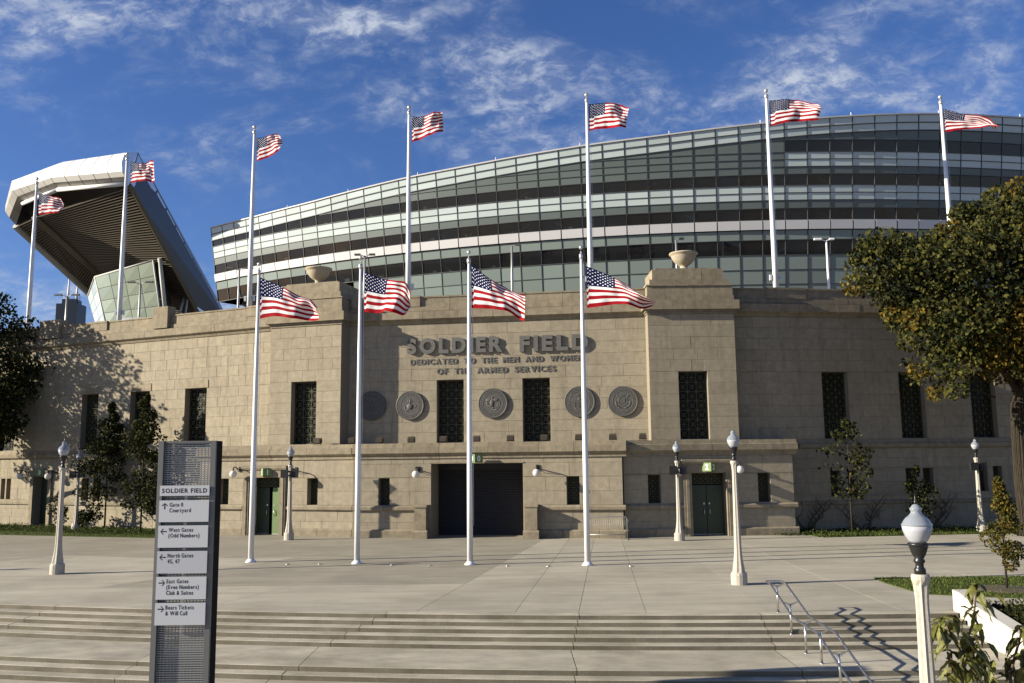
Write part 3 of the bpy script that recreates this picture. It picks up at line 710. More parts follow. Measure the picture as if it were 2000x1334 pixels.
# ------------------------------------------------------------------ medallions
def medallion(s, z, r, kind, label):
    t = thing('medallion', label, 'medallion', fw('RC', s, 0, z), radians(-8.5), 'round bronze service seals on the wall')
    t.scale = (1, .45, 1)
    def disc(prof, n=48):
        m = MB(); i = 0
        for k, (rr, y) in enumerate(prof):
            for a in range(n): m.v.append((rr * cos(2 * pi * a / n), y, rr * sin(2 * pi * a / n)))
        for k in range(len(prof) - 1):
            for a in range(n):
                b = (a + 1) % n; m.f.append((k * n + a, (k + 1) * n + a, (k + 1) * n + b, k * n + b)); m.mi.append(0); m.sm.append(False)
        m.f.append(tuple((len(prof) - 1) * n + a for a in reversed(range(n)))); m.mi.append(0); m.sm.append(False); return m
    disc([(r * .97, -.06), (r, -.08), (r, -.20), (r * .97, -.225), (r * .92, -.225), (r * .90, -.205), (r * .70, -.205), (r * .69, -.22), (r * .655, -.22), (r * .645, -.20), (.02, -.21)]).build('disc', 'bronze', t)
    e = MB(); rnd = random.Random(kind * 5 + 3)
    nL = 34                                                          # raised ring inscription, too small to read in the photograph
    for k in range(nL):
        a = 2 * pi * (k + .5) / nL
        if abs(((a - 3 * pi / 2) + pi) % (2 * pi) - pi) < .16: continue
        Mx = Matrix.Rotation(-(a - pi / 2), 4, 'Y') 
        w, h = r * rnd.uniform(.022, .038), r * .05
        e.box(-w, w, -.225, -.2, r * .79 - h, r * .79 + h * rnd.uniform(.6, 1), M4=Mx)
    tag(e.build('inscription', 'bronze', t), kind='stuff')
    b = MB()
    def blob(x, zz, rx, rz, d=.05, n=14, nd=4):
        i = len(b.v)
        for j in range(nd):
            q = cos(j / (nd - 1) * pi / 2 * .98); yy = -.2 - d * sin(j / (nd - 1) * pi / 2)
            for a in range(n): b.v.append((x * r + rx * r * q * cos(2 * pi * a / n), yy, zz * r + rz * r * q * sin(2 * pi * a / n)))
        for j in range(nd - 1):
            for a in range(n):
                c = (a + 1) % n; b.f.append((i + j * n + a, i + (j + 1) * n + a, i + (j + 1) * n + c, i + j * n + c)); b.mi.append(0); b.sm.append(True)
        b.f.append(tuple(i + (nd - 1) * n + a for a in reversed(range(n)))); b.mi.append(0); b.sm.append(True)
    def cord(pts, rr=.03): b.tube([(x * r, -.21, zz * r) for x, zz in pts], [rr * r] * len(pts), 6)
    if kind == 1:      # globe on a fouled anchor, small spread bird on top
        blob(0, -.08, .22, .22, .09); cord([(-.22, -.1), (0, -.02), (.22, -.1)], .018); cord([(-.05, -.28), (.03, -.08), (-.02, .13)], .018)
        blob(0, .25, .06, .16, .06); blob(-.08, .30, .12, .05, .05); blob(.08, .30, .12, .05, .05); blob(.02, .43, .05, .05, .05)
        cord([(-.34, -.05), (-.36, -.22), (-.26, -.36), (-.1, -.40)], .035); cord([(.36, .05), (.42, -.06), (.33, -.13)], .035); cord([(-.3, -.34), (.3, .02)], .03)
    elif kind == 2:    # eagle over a ship's stern, anchor
        blob(-.05, .05, .14, .26, .08); blob(-.26, .2, .22, .12, .06); blob(.2, .22, .22, .12, .06); blob(-.02, .36, .07, .08, .07)
        cord([(.48, .1), (.46, -.16), (.3, -.38), (.05, -.46)], .03); cord([(.4, .15), (.36, -.1), (.2, -.28)], .03); blob(.02, -.32, .1, .06, .05); cord([(-.4, -.1), (-.15, -.22), (.1, -.2)], .03); blob(-.38, -.02, .09, .09, .05)
        for k in range(5): cord([(-.42 + k * .07, .26 + k * .05), (-.36 + k * .05, .1 + k * .04)], .02)
    elif kind == 3:    # shield with a standing trophy
        for xa, xb, za, zb in ((-.34, .34, -.02, .06), (-.34, -.28, -.36, -.02), (.28, .34, -.36, -.02), (-.2, .2, .3, .35), (-.12, -.05, -.3, -.02), (.05, .12, -.3, -.02), (-.02, .02, -.4, -.02)): b.box(xa * r, xb * r, -.235, -.2, za * r, zb * r)
        cord([(-.34, -.36), (-.2, -.5), (0, -.56), (.2, -.5), (.34, -.36)], .03); blob(0, .18, .13, .1, .06); cord([(-.16, .5), (-.08, .34), (0, .46), (.08, .34), (.16, .5)], .025)
    elif kind == 4:    # shield in a rope ring with crossed anchors
        cord([(.3 * cos(a * pi / 10), .3 * sin(a * pi / 10)) for a in range(21)], .035); b.box(-.16 * r, .16 * r, -.24, -.2, -.16 * r, .18 * r)
        for sx in (-1, 1):
            blob(sx * .36, .36, .06, .06, .06); cord([(sx * .33, .33), (sx * .22, .2)], .03); cord([(sx * .46, .02), (sx * .48, -.16), (sx * .40, -.30), (sx * .28, -.34)], .045); cord([(sx * .38, -.06), (sx * .44, -.2)], .03)
            cord([(sx * .1, -.45), (sx * .25, -.38), (sx * .3, -.44)], .035)
        cord([(-.12, .42), (-.06, .34), (0, .42), (.06, .34), (.12, .42)], .02)
    else:              # helmet and crossed arms trophy
        blob(0, .02, .18, .22, .08); blob(0, .32, .1, .08, .06)
        for sx in (-1, 1): cord([(sx * -.35, -.35), (sx * .35, .32)], .025); cord([(sx * .12, -.3), (sx * .36, -.2), (sx * .4, 0)], .03)
        blob(0, -.32, .2, .07, .05)
    b.build('emblem', 'bronze', t)
medallion(-7.62, 6.73, .78, 0, 'bronze wall medallion in the shadow of the left pylon')
medallion(-5.51, 6.71, .77, 1, 'bronze wall medallion with globe and anchor relief at left of the first tall window')
medallion(-1.04, 6.74, .79, 2, 'bronze wall medallion with spread-winged bird relief between the two tall windows')
medallion(3.52, 6.73, .80, 3, 'bronze wall medallion with shield relief, half crossed by the rightmost front flagpole')
medallion(5.74, 6.71, .78, 4, 'bronze wall medallion with ring and crossed anchors next to the right pylon')

# ------------------------------------------------------------------ floodlights on the ledge
fl0 = None
FX = [-9.89, -8.33, -6.78, -5.09, -3.41, -1.67, .07, 1.77, 3.53, 5.22, 6.7]
FL = ['floodlight on the ledge below the tall window of the left pylon', 'floodlight on the ledge deep in the left pylon shadow, beside the second flagpole', 'floodlight on the ledge under the shadowed medallion', 'floodlight on the ledge below the globe and anchor medallion', 'floodlight on the ledge in front of the left tall window', 'floodlight on the ledge just right of the left tall window', 'floodlight on the ledge just left of the right tall window', 'floodlight on the ledge in front of the right tall window', 'floodlight on the ledge below the shield medallion', 'floodlight on the ledge below the medallion nearest the right pylon', 'last floodlight on the ledge, tucked against the right pylon']
for i, s in enumerate(FX):
    p = fw('RC', s, -1.35, 4.66)
    if s < -7: p = fw('RC', s, -1.15, 4.66)
    if s == FX[0]: p = fw('LP', -1.02, -.5, 4.66)
    if fl0 is None:
        fl0 = thing('floodlight', FL[0], 'floodlight', p, radians(-17), 'floodlights along the stone ledge')
        h = MB(); h.prism([(-.12, .10), (-.16, .30), (.12, .38), (.20, .16), (.06, .06)], -.17, .17); h.build('housing', 'flood', fl0)
        h = MB(); h.prism([(.125, .365), (.135, .372), (.205, .165), (.198, .16)], -.15, .15); h.build('lens', 'lens', fl0)
        h = MB(); h.box(-.19, -.175, -.03, .03, 0, .24); h.box(.175, .19, -.03, .03, 0, .24); h.box(-.19, .19, -.05, .05, 0, .02); h.build('bracket', 'black', fl0)
    else: dup(fl0, p, radians(-8.5), FL[i])

# ------------------------------------------------------------------ gate number signs (three-sided)
def gate_sign(f, s, z, txt, label, w=.55, y=0):
    t = thing('gate_sign', label, 'sign', fw(f, s, y, 0), fk(f)['rz'], 'three-sided gate number signs')
    m = MB(); h = .42; d = w * .62
    a, b, c = (-w * .62, -.02), (0, -.02 - d), (w * .62, -.02)
    m.quad((a[0], a[1], z), (b[0], b[1], z), (b[0], b[1], z + h), (a[0], a[1], z + h)); m.quad((b[0], b[1], z), (c[0], c[1], z), (c[0], c[1], z + h), (b[0], b[1], z + h))
    m.quad((a[0], a[1], z), (c[0], c[1], z), (b[0], b[1], z)); m.quad((a[0], a[1], z + h), (b[0], b[1], z + h), (c[0], c[1], z + h)); m.quad((c[0], c[1], z), (a[0], a[1], z), (a[0], a[1], z + h), (c[0], c[1], z + h))
    m.build('sign_box', 'signgreen', t)
    vs_, fs, wd = glyph(txt, .03, 0.0)
    for p, q in ((a, b), (b, c)):
        n = MB(); k = .26 / CAP; L_ = sqrt((q[0] - p[0]) ** 2 + (q[1] - p[1]) ** 2); ux, uy = (q[0] - p[0]) / L_, (q[1] - p[1]) / L_
        for x, zz, _ in vs_:
            tt = L_ / 2 - wd * k / 2 + x * k; n.v.append((p[0] + ux * tt + uy * .006, p[1] + uy * tt - ux * .006, z + .08 + zz * k))
        n.f = list(fs); n.mi = [0] * len(fs); n.sm = [False] * len(fs); n.build('numeral', 'inkwhite', t)
gate_sign('CB', -.45, 3.66, '0', 'green gate number sign over the dark roller shutter', y=-.24)
gate_sign('RB', 4.22, 3.13, '2', 'green gate number sign over the shaded green double door on the right', y=-.16)
gate_sign('LB', -5.0, 3.07, '1', 'green gate number sign over the sunlit green door on the left', y=-.16)
gate_sign('LW', -17.75, 3.12, '3', 'small gate number sign over the far left door under tree shade', y=-.16)

# ------------------------------------------------------------------ wall globe lamps
sc0 = thing('wall_lamp', 'white globe wall lamp on a black arm, left of the roller shutter', 'wall lamp', fw('CB', -3.42, 0, 3.12), radians(-8.5), 'white globe lamps on the base wall')
m = MB(); m.lathe([(.02, -.19)] + [(.19 * sin(k * pi / 10), -.19 * cos(k * pi / 10)) for k in range(1, 10)] + [(.05, .185)], 20, (0, -.62, 0)); m.build('globe', 'globe', sc0)
m = MB(); m.tube([(0, 0, .22), (0, -.18, .26), (0, -.40, .36), (0, -.56, .36), (0, -.62, .26), (0, -.62, .19)], [.035, .03, .028, .03, .04, .07], 8); m.tube([(0, -.02, .22), (0, -.12, .12), (0, -.35, .30)], .015, 6)
m.box(-.07, .07, -.04, -.0, .10, .38); m.build('arm', 'black', sc0)
for f, s, z, lab in (('CB', 2.6, 3.15, 'white globe wall lamp on a black arm, right of the roller shutter'), ('LB', -6.75, 3.2, 'white globe wall lamp left of the sunlit green door'), ('LB', -3.32, 3.15, 'white globe wall lamp right of the sunlit green door, behind a lamp post'), ('RB', 5.62, 3.2, 'white globe wall lamp right of the shaded double door'), ('RB', 2.62, 3.12, 'white globe wall lamp left of the shaded double door, behind a lamp post'), ('LW', -18.95, 3.1, 'white globe wall lamp left of the far left door under tree shade'), ('LW', -16.45, 3.1, 'white globe wall lamp right of the far left door under tree shade')):
    dup(sc0, fw(f, s, 0, z), fk(f)['rz'], lab)

# ------------------------------------------------------------------ glass seating stand (large curved)
BX, BY, BR, ZW, KL = 32.34, 208.11, 117.55, 28.19, .15
def bp(th, z, off=0):
    a = radians(th); r = BR - off + KL * (z - ZW) ; return (BX + r * cos(a), BY + r * sin(a), z)
# off > 0 is inward (smaller circle is farther from the viewer)
RIM = [(-127.6, 34.43), (-126, 34.43), (-123, 34.43), (-118.5, 34.75), (-111.8, 35.76), (-108.6, 36.12), (-104.7, 36.69), (-101.8, 37.1), (-98, 37.55), (-92.7, 38.39), (-90, 38.81), (-86.7, 39.18), (-84, 39.35), (-79, 39.38), (-70, 39.0), (-60, 38)]
def rim(t):
    for (a, b), (c, d) in zip(RIM[:-1], RIM[1:]):
        if a <= t <= c: return b + (d - b) * (t - a) / (c - a)
    return RIM[0][1] if t < RIM[0][0] else RIM[-1][1]
stand = thing('glass_stand', 'huge curved glass and metal stand with horizontal bands rising behind the stone front', 'grandstand', (0, 0, 0))
T0, DT, NC = -127.2, 1.142, 50
CW, LO = None, -115.6
rows_ = [(20.3, 21.78, 'greenpanel', LO, 0), (21.82, 23.28, 'greenpanel', LO, 0), (23.32, 24.78, 'greenpanel', LO, 0), (24.85, 26.32, 'vision', -200, 0), (26.4, 27.34, 'greenpanel', -200, 0),
         (27.40, 28.34, 'fascia', -200, 0), (28.46, 29.58, 'vision', -200, 0), (29.64, 30.42, 'greypanel', -200, 0), (30.47, 31.17, 'spandrel', -200, 0), (31.22, 31.92, 'spandrel', -200, 0), (31.99, 33.08, 'vision', -200, 0), (33.14, 33.86, 'greypanel', -200, 0),
         (33.92, 34.62, 'greypanel', -200, -91.8), (34.67, 35.34, 'greypanel', -200, -91.8), (35.4, 36.6, 'greypanel', -200, -91.8), (36.65, 39, 'greypanel', -200, 0),
         (33.92, 34.62, 'spandrel', -91.8, 0), (34.67, 35.34, 'spandrel', -91.8, 0), (35.40, 36.58, 'vision', -91.8, 0)]
PNAME = {'greenpanel': 'glass_panel', 'vision': 'window_pane', 'fascia': 'fascia_panel', 'greypanel': 'louvre_panel', 'spandrel': 'spandrel_panel'}
cand = []
for c in range(NC):
    ta, tb = T0 + c * DT + .03, T0 + (c + 1) * DT - .03; tm = (ta + tb) / 2
    for z0, z1, mt, lo, hi in rows_:
        if not (lo <= tm < hi): continue
        ca, cb = rim(ta) - 1.66, rim(tb) - 1.66
        za0, za1, zb0, zb1 = z0, min(z1, ca), z0, min(z1, cb)
        if za1 - za0 < .05 and zb1 - zb0 < .05: continue
        za1 = max(za1, za0 + .01); zb1 = max(zb1, zb0 + .01)
        cand.append((mt, ta, tb, za0, za1, zb0, zb1))
    for p, q in ((1.62, .86), (.81, .06)): cand.append(('spandrel', ta, tb, rim(ta) - p, rim(ta) - q, rim(tb) - p, rim(tb) - q))
cand.sort(key=lambda c: (bp(c[1], 30)[1] ** 2 + bp(c[1], 30)[0] ** 2) - 900 * (c[4] - c[3]) + (4000 if c[1] > -84 or c[3] < 23.3 else 0))
rest = {}
prnd = random.Random(5)
cnt = {}
for k, (mt, ta, tb, za0, za1, zb0, zb1) in enumerate(cand):
    off = -.22 if mt == 'fascia' else (.05 if mt == 'vision' else 0)
    off += prnd.uniform(-.006, .006)
    p = [bp(ta, za0, off), bp(tb, zb0, off), bp(tb, zb1, off), bp(ta, za1, off)]; q = [bp(ta, za0, off + .12), bp(tb, zb0, off + .12), bp(tb, zb1, off + .12), bp(ta, za1, off + .12)]
    def add(m):
        m.quad(*p)
        if mt == 'vision': return
        for i in range(4): j = (i + 1) % 4; m.quad(p[i], q[i], q[j], p[j])
    nm = PNAME[mt]
    if k < 420 and cnt.get(nm, 0) < 290:
        m = MB(); add(m); m.build(nm, mt, stand); cnt[nm] = cnt.get(nm, 0) + 1
    else: add(rest.setdefault(mt, MB()))
for mt, m in rest.items(): tag(m.build(PNAME[mt] + '_field', mt, stand), kind='stuff')
def ringbar(z0, z1, o0, o1, ta, tb, name, mt, zfun=None):
    n = max(2, int((tb - ta) / DT)); m = MB()
    for k in range(n):
        a, b = ta + (tb - ta) * k / n, ta + (tb - ta) * (k + 1) / n
        A = lambda t, z, o: bp(t, z + (zfun(t) if zfun else 0), o)
        m.quad(A(a, z0, o0), A(b, z0, o0), A(b, z1, o0), A(a, z1, o0)); m.quad(A(a, z1, o0), A(b, z1, o0), A(b, z1, o1), A(a, z1, o1)); m.quad(A(a, z0, o1), A(b, z0, o1), A(b, z0, o0), A(a, z0, o0))
    return m.build(name, mt, stand)
TE = T0 + NC * DT
for z, lo, hi in [(20.25, LO, TE), (21.8, LO, TE), (23.3, LO, TE), (24.8, T0, TE), (26.36, T0, TE), (28.4, T0, TE), (29.61, T0, TE), (30.44, T0, TE), (31.2, T0, TE), (31.95, T0, TE)]:
    ringbar(z - .032, z + .032, -.07, .2, lo, hi, 'transom', 'mullion')
for z in (33.11, 33.89, 34.64, 35.37, 36.61):      # stop where the sloping bands cut them off
    ts = [T0 + k * .2 for k in range(int((TE - T0) / .2))]; ok = [t for t in ts if rim(t) - 1.72 > z]
    if ok: ringbar(z - .032, z + .032, -.07, .2, ok[0], ok[-1], 'transom', 'mullion')
for d in (-1.64, -.835): ringbar(d - .04, d + .04, -.10, .2, T0, TE, 'transom', 'mullion', rim)
ringbar(-.04, .10, -.14, 1.2, T0, TE, 'coping', 'fascia', rim)
for c in range(NC + 1):
    t = T0 + c * DT; m = MB(); w = .011; zb = 24.8 if t < LO else 20.25
    P = [bp(t - w, zb, -.05), bp(t + w, zb, -.05), bp(t + w, rim(t), -.05), bp(t - w, rim(t), -.05)]; Q = [bp(t - w, zb, .12), bp(t + w, zb, .12), bp(t + w, rim(t), .12), bp(t - w, rim(t), .12)]
    m.quad(*P); m.quad(P[0], Q[0], Q[3], P[3]); m.quad(P[1], P[2], Q[2], Q[1]); m.build('mullion', 'mullion', stand)
    if c % 4 == 2:
        r_ = MB(); p = bp(t, rim(t), .3); r_.tube([p, (p[0], p[1], p[2] + .55)], .04, 6); r_.build('roof_finial', 'white', stand)
iw = MB(); n = NC
for k in range(n):
    a, b = T0 + DT * k, T0 + DT * (k + 1)
    iw.quad(bp(a, 20.3 if a > LO else 24.8, 3.0), bp(b, 20.3 if a > LO else 24.8, 3.0), bp(b, rim(b) - .1, 3.0), bp(a, rim(a) - .1, 3.0))
    for z in (24.8, 28.4, 31.95, 35.37):
        if z < rim(a) - 1.7: iw.quad(bp(a, z, .15), bp(b, z, .15), bp(b, z, 3.0), bp(a, z, 3.0))
        if z + 1.2 < rim(a) - .5 and z > 24: iw.quad(bp(a, z + 1.25, .15), bp(a, z + 1.25, 3.0), bp(b, z + 1.25, 3.0), bp(b, z + 1.25, .15))
iw.build('interior_wall', 'intwall', stand)
rfm = MB()
for k in range(n):
    a, b = T0 + DT * k, T0 + DT * (k + 1); rfm.quad(bp(a, rim(a), 1.0), bp(b, rim(b), 1.0), bp(b, rim(b) - 1, 22), bp(a, rim(a) - 1, 22)); rfm.quad(bp(a, 24.8 if a < LO else 20.3, .1), bp(a, 24.8 if a < LO else 20.3, 18), bp(b, 24.8 if b < LO + DT else 20.3, 18), bp(b, 24.8 if b < LO + DT else 20.3, .1))
rfm.build('roof', 'greypanel', stand)
ew = MB(); ew.quad(bp(T0, 24.8, .06), bp(T0, 34.4, .06), bp(T0, 33.4, 18), bp(T0, 24.8, 18)); ew.build('end_wall', 'spandrel', stand)
for (z0, z1) in ((28.46, 29.58), (31.99, 33.08), (24.85, 26.32)):
    for k in range(0, 46, 3):
        if (k * 7 + int(z0)) % 5 == 0: continue
        t = T0 + 4 + k * DT; m = MB(); a = bp(t, z0, 1.2); b = bp(t + (1.0 if k % 2 else -1.0), z1, 1.2)
        m.tube([a, b], .15, 4, smooth=False); m.build('brace', 'brace', stand)
    for k in range(5, 40):
        if prnd.random() < .45: continue
        t = T0 + (k + prnd.uniform(.1, .5)) * DT; w = prnd.uniform(.25, .4); hgt = prnd.uniform(.45, .8) * (z1 - z0); mt = 'blind' if k > 22 else prnd.choice(['crate', 'brace', 'blind', 'crate'])
        if k <= 22: hgt *= .55
        zo = z0 if k <= 22 else z0 + .1
        m = MB(); m.quad(bp(t, zo, .5), bp(t + w, zo, .5), bp(t + w, zo + hgt, .5), bp(t, zo + hgt, .5)); m.quad(bp(t, zo, .5), bp(t, zo + hgt, .5), bp(t, zo + hgt, .9), bp(t, zo, .9)); m.quad(bp(t, zo + hgt, .5), bp(t + w, zo + hgt, .5), bp(t + w, zo + hgt, .9), bp(t, zo + hgt, .9))
        m.build('interior_fitting', mt, stand)
tr = MB()
for k in range(14):
    a = bp(T0 + 1.2 + k * .7, 24.7, 2); b = bp(T0 + 1.2 + (k + 1) * .7, 24.7, 2); c_ = bp(T0 + 1.5 + k * .7, 22.9, 3)
    tr.tube([a, c_], .09, 5); tr.tube([c_, b], .09, 5); tr.tube([a, b], .1, 5); c2 = bp(T0 + 1.5 + (k + 1) * .7, 22.9, 3); tr.tube([c_, c2], .12, 5)
tr.build('underside_truss', 'mullion', stand)

# ------------------------------------------------------------------ left raked stand
gs = thing('raked_stand', 'raked upper stand with white rounded top and brown ribbed underside, at left beyond the wall', 'grandstand', (0, 0, 0))
V = Vector
A, B, C_, D_ = V((-48.22, 109.00, 38.77)), V((-50.63, 116.63, 45.96)), V((-45.78, 140.61, 26.70)), V((-47.21, 132.98, 25.83))
B2 = V((-66.87, 122.08, 38.71)); B3 = V((-63.22, 134.07, 33.06)); B4 = V((-60.82, 139.52, 28.55)); O2 = V((-71.54, 125.35, 38.31)); O3 = V((-66.46, 137.34, 30.93)); O4 = V((-64.75, 142.79, 26.05))
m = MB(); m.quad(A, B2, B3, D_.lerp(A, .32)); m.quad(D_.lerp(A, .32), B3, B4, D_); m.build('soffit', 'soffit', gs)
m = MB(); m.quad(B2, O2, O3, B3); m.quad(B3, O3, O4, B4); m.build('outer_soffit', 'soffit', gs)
for k in range(56):
    t = (k + .5) / 56; a = A.lerp(D_, t)
    b = B2.lerp(B3, min(t / .72, 1)) if t < .72 else B3.lerp(B4, (t - .72) / .28)
    q = MB(); q.tube([a + V((0, -.25, -.2)), b + V((0, -.2, -.15))], .105, 4, smooth=False); q.build('soffit_rib', 'rib', gs)
for k in range(34):
    t = (k + .5) / 34; a = B2.lerp(B3, t) if t < 1 else B4; b = O2.lerp(O3, t)
    q = MB(); q.tube([a + V((0, -.25, -.2)), b + V((0, -.15, -.15))], .085, 4, smooth=False); q.build('soffit_rib', 'rib', gs)
q = MB(); q.tube([B2 + V((0, -.5, -.3)), B3 + V((0, -.5, -.3)), B4 + V((0, -.5, -.3))], .55, 4, smooth=False); q.build('main_beam', 'rib', gs)
q = MB(); q.tube([O2, O3, O4], .6, 6, smooth=False); q.build('edge_beam', 'bowlgrey', gs)
q = MB(); q.tube([A + V((.2, -.3, 0)), D_ + V((.2, -.3, 0))], .35, 4, smooth=False); q.build('edge_beam', 'rib', gs)
for k in range(10):
    for j in range(2):
        t0, t1 = k / 10 + .006, (k + 1) / 10 - .006; u0, u1 = j / 2 + .03, (j + 1) / 2 - .03
        f = lambda u, t: (A.lerp(D_, t)).lerp(B.lerp(C_, t), u)
        q = MB(); q.quad(f(u0, t0), f(u0, t1), f(u1, t1), f(u1, t0)); q.build('cladding_panel', 'bluepanel', gs)
q = MB(); q.quad(A + V((-.05, .05, 0)), D_ + V((-.05, .05, 0)), C_ + V((-.05, .05, 0)), B + V((-.05, .05, 0))); q.build('end_wall', 'mullion', gs)
# fascia: stations of a rounded section
S0 = [V(p) for p in [(-48.12, 108.46, 39.05), (-48.16, 107.58, 39.51), (-48.46, 107.47, 40.19), (-48.78, 107.91, 41.52), (-49.05, 109.00, 42.60), (-49.81, 111.18, 43.92), (-50.47, 114.45, 45.23)]]
S1 = [V(p) for p in [(-59.99, 114.45, 40.27), (-60.08, 113.36, 40.69), (-60.52, 113.36, 41.39), (-60.55, 114.01, 42.72), (-60.60, 115.00, 43.70), (-60.93, 116.96, 44.79), (-61.30, 119.90, 45.77)]]
S2 = [V(p) for p in [(-68.80, 122.08, 40.74), (-69.11, 120.99, 41.23), (-69.88, 120.99, 42.13), (-70.52, 121.64, 42.94), (-71.02, 122.63, 43.55), (-71.94, 124.26, 44.58), (-72.82, 126.44, 45.41)]]
S3 = [V(p) for p in [(-71.54, 125.35, 38.31), (-71.95, 124.26, 39.15), (-72.59, 124.26, 40.06), (-72.87, 124.70, 41.09), (-73.04, 125.35, 41.98), (-73.79, 126.88, 43.70), (-74.57, 128.62, 44.90)]]
for sa, sb in ((S0, S1), (S1, S2), (S2, S3)):
    nseg = 5 if sb is not S3 else 2
    for k in range(nseg):
        u0, u1 = k / nseg + .004, (k + 1) / nseg - .004
        for lo, hi in ((0, 2), (2, 4), (4, 6)):
            q = MB()
            for i in range(lo, hi): q.quad(sa[i].lerp(sb[i], u0), sa[i + 1].lerp(sb[i + 1], u0), sa[i + 1].lerp(sb[i + 1], u1), sa[i].lerp(sb[i], u1), smooth=True)
            q.build('fascia_panel', 'bowlgrey' if lo == 0 or sb is S3 else 'bowlwhite', gs)  # lower band and left end: shade on white cladding put in as grey
q = MB(); q.quad(*S0, B, A); q.build('end_cap', 'bluepanel', gs)
q = MB(); PB = V((-71.94, 152.60, 46.54)); q.quad(*reversed(S3)); q.quad(S0[6], B, PB, S1[6]); q.quad(S1[6], PB, S2[6]); q.quad(S2[6], PB, S3[6])
q.quad(B, C_, V((-50.14, 161.32, 26.92)), PB); q.quad(S3[0], S3[6], PB, V((-65.40, 161.32, 26.92)), O4, O3); q.build('seating_deck', 'bowlgrey', gs)
for sa, sb in ((S0, S1), (S1, S2)):
    q = MB(); q.tube([sa[0] + V((0, -.2, -.25)), sb[0] + V((0, -.2, -.25))], .28, 6); q.build('gutter', 'bowlwhite', gs)
# glazed ramp tower
gb = thing('glazed_tower', 'slanted grey-green glass box leaning under the raked stand', 'building', (0, 0, 0))
def grid(a, b, c, d, nu, nv, mt, g_=.02):
    for i in range(nu):
        for j in range(nv):
            f = lambda u, v: (a.lerp(b, u)).lerp(d.lerp(c, u), v)
            q = MB(); q.quad(f((i + g_) / nu, (j + g_) / nv), f((i + 1 - g_) / nu, (j + g_) / nv), f((i + 1 - g_) / nu, (j + 1 - g_) / nv), f((i + g_) / nu, (j + 1 - g_) / nv)); q.build('glass_panel', mt, gb)
K1, K2, K3, K4 = V((-64.31, 132.98, 29.20)), V((-61.81, 129.71, 31.50)), V((-49.68, 120.99, 31.93)), V((-49.52, 125.35, 22.01))
K5, K6, K7, K8 = V((-58.21, 127.53, 22.01)), V((-61.48, 131.89, 22.01)), V((-50.79, 128.62, 32.59)), V((-50.03, 131.89, 22.01))
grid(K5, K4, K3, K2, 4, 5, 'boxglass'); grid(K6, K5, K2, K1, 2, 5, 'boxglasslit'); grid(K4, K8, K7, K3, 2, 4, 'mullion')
def lines(a, b, c, d, nu, nv, inset):
    f = lambda u, v: (a.lerp(b, u)).lerp(d.lerp(c, u), v) + inset
    for i in range(nu + 1): q.tube([f(i / nu, k / 4) for k in range(5)], .09, 4, smooth=False)
    for j in range(nv + 1): q.tube([f(k / 4, j / nv) for k in range(5)], .09, 4, smooth=False)
q = MB(); lines(K5, K4, K3, K2, 4, 5, V((0, .06, 0))); lines(K6, K5, K2, K1, 2, 5, V((.05, .05, 0))); tag(q.build('frame', 'mullion', gb), kind='stuff')
q = MB(); q.quad(K1, K2, K3); q.quad(K1, K3, K7); q.build('roof', 'mullion', gb)
for a, b in ((K2, K5), (K3, K4), (K2, K3), (K1, K2)):
    q = MB(); q.tube([a, b], .12, 6); q.build('edge_trim', 'brace', gb)
q = MB(); q.tube([K3 + V((.9, 0, .3)), K4 + V((.6, 0, 0))], .3, 8); q.build('column', 'brace', gb)
q = MB(); q.tube([V((-48.61, 127.53, 24.08)), V((-48.18, 129.17, 28.23))], .2, 6); q.tube([V((-47.52, 127.53, 23.65)), V((-47.52, 128.62, 27.79))], .15, 6); q.build('strut', 'brace', gb)
# far tower
tw = thing('skyscraper', 'far black skyscraper with two white antennas seen over the left wall', 'skyscraper', (-1419, 2830, 0))
q = MB(); q.box(-34, 34, -30, 30, 0, 519); q.build('tower_body', 'tower', tw)
q = MB(); q.box(-20, 22, -22, 22, 519.2, 535); q.build('tower_crown', 'tower', tw)
for x, zt in ((-12, 606), (16, 582)):
    q = MB(); q.tube([(x, 0, 535), (x, 0, 560), (x, 0, zt)], [4.5, 3.6, 1.8], 8); q.build('antenna', 'antenna', tw)
for x, zt in ((-26, 556), (-22, 550), (24, 556), (27, 548)):
    q = MB(); q.tube([(x, 0, 519), (x, 0, zt)], .8, 5); q.build('antenna', 'antenna', tw)

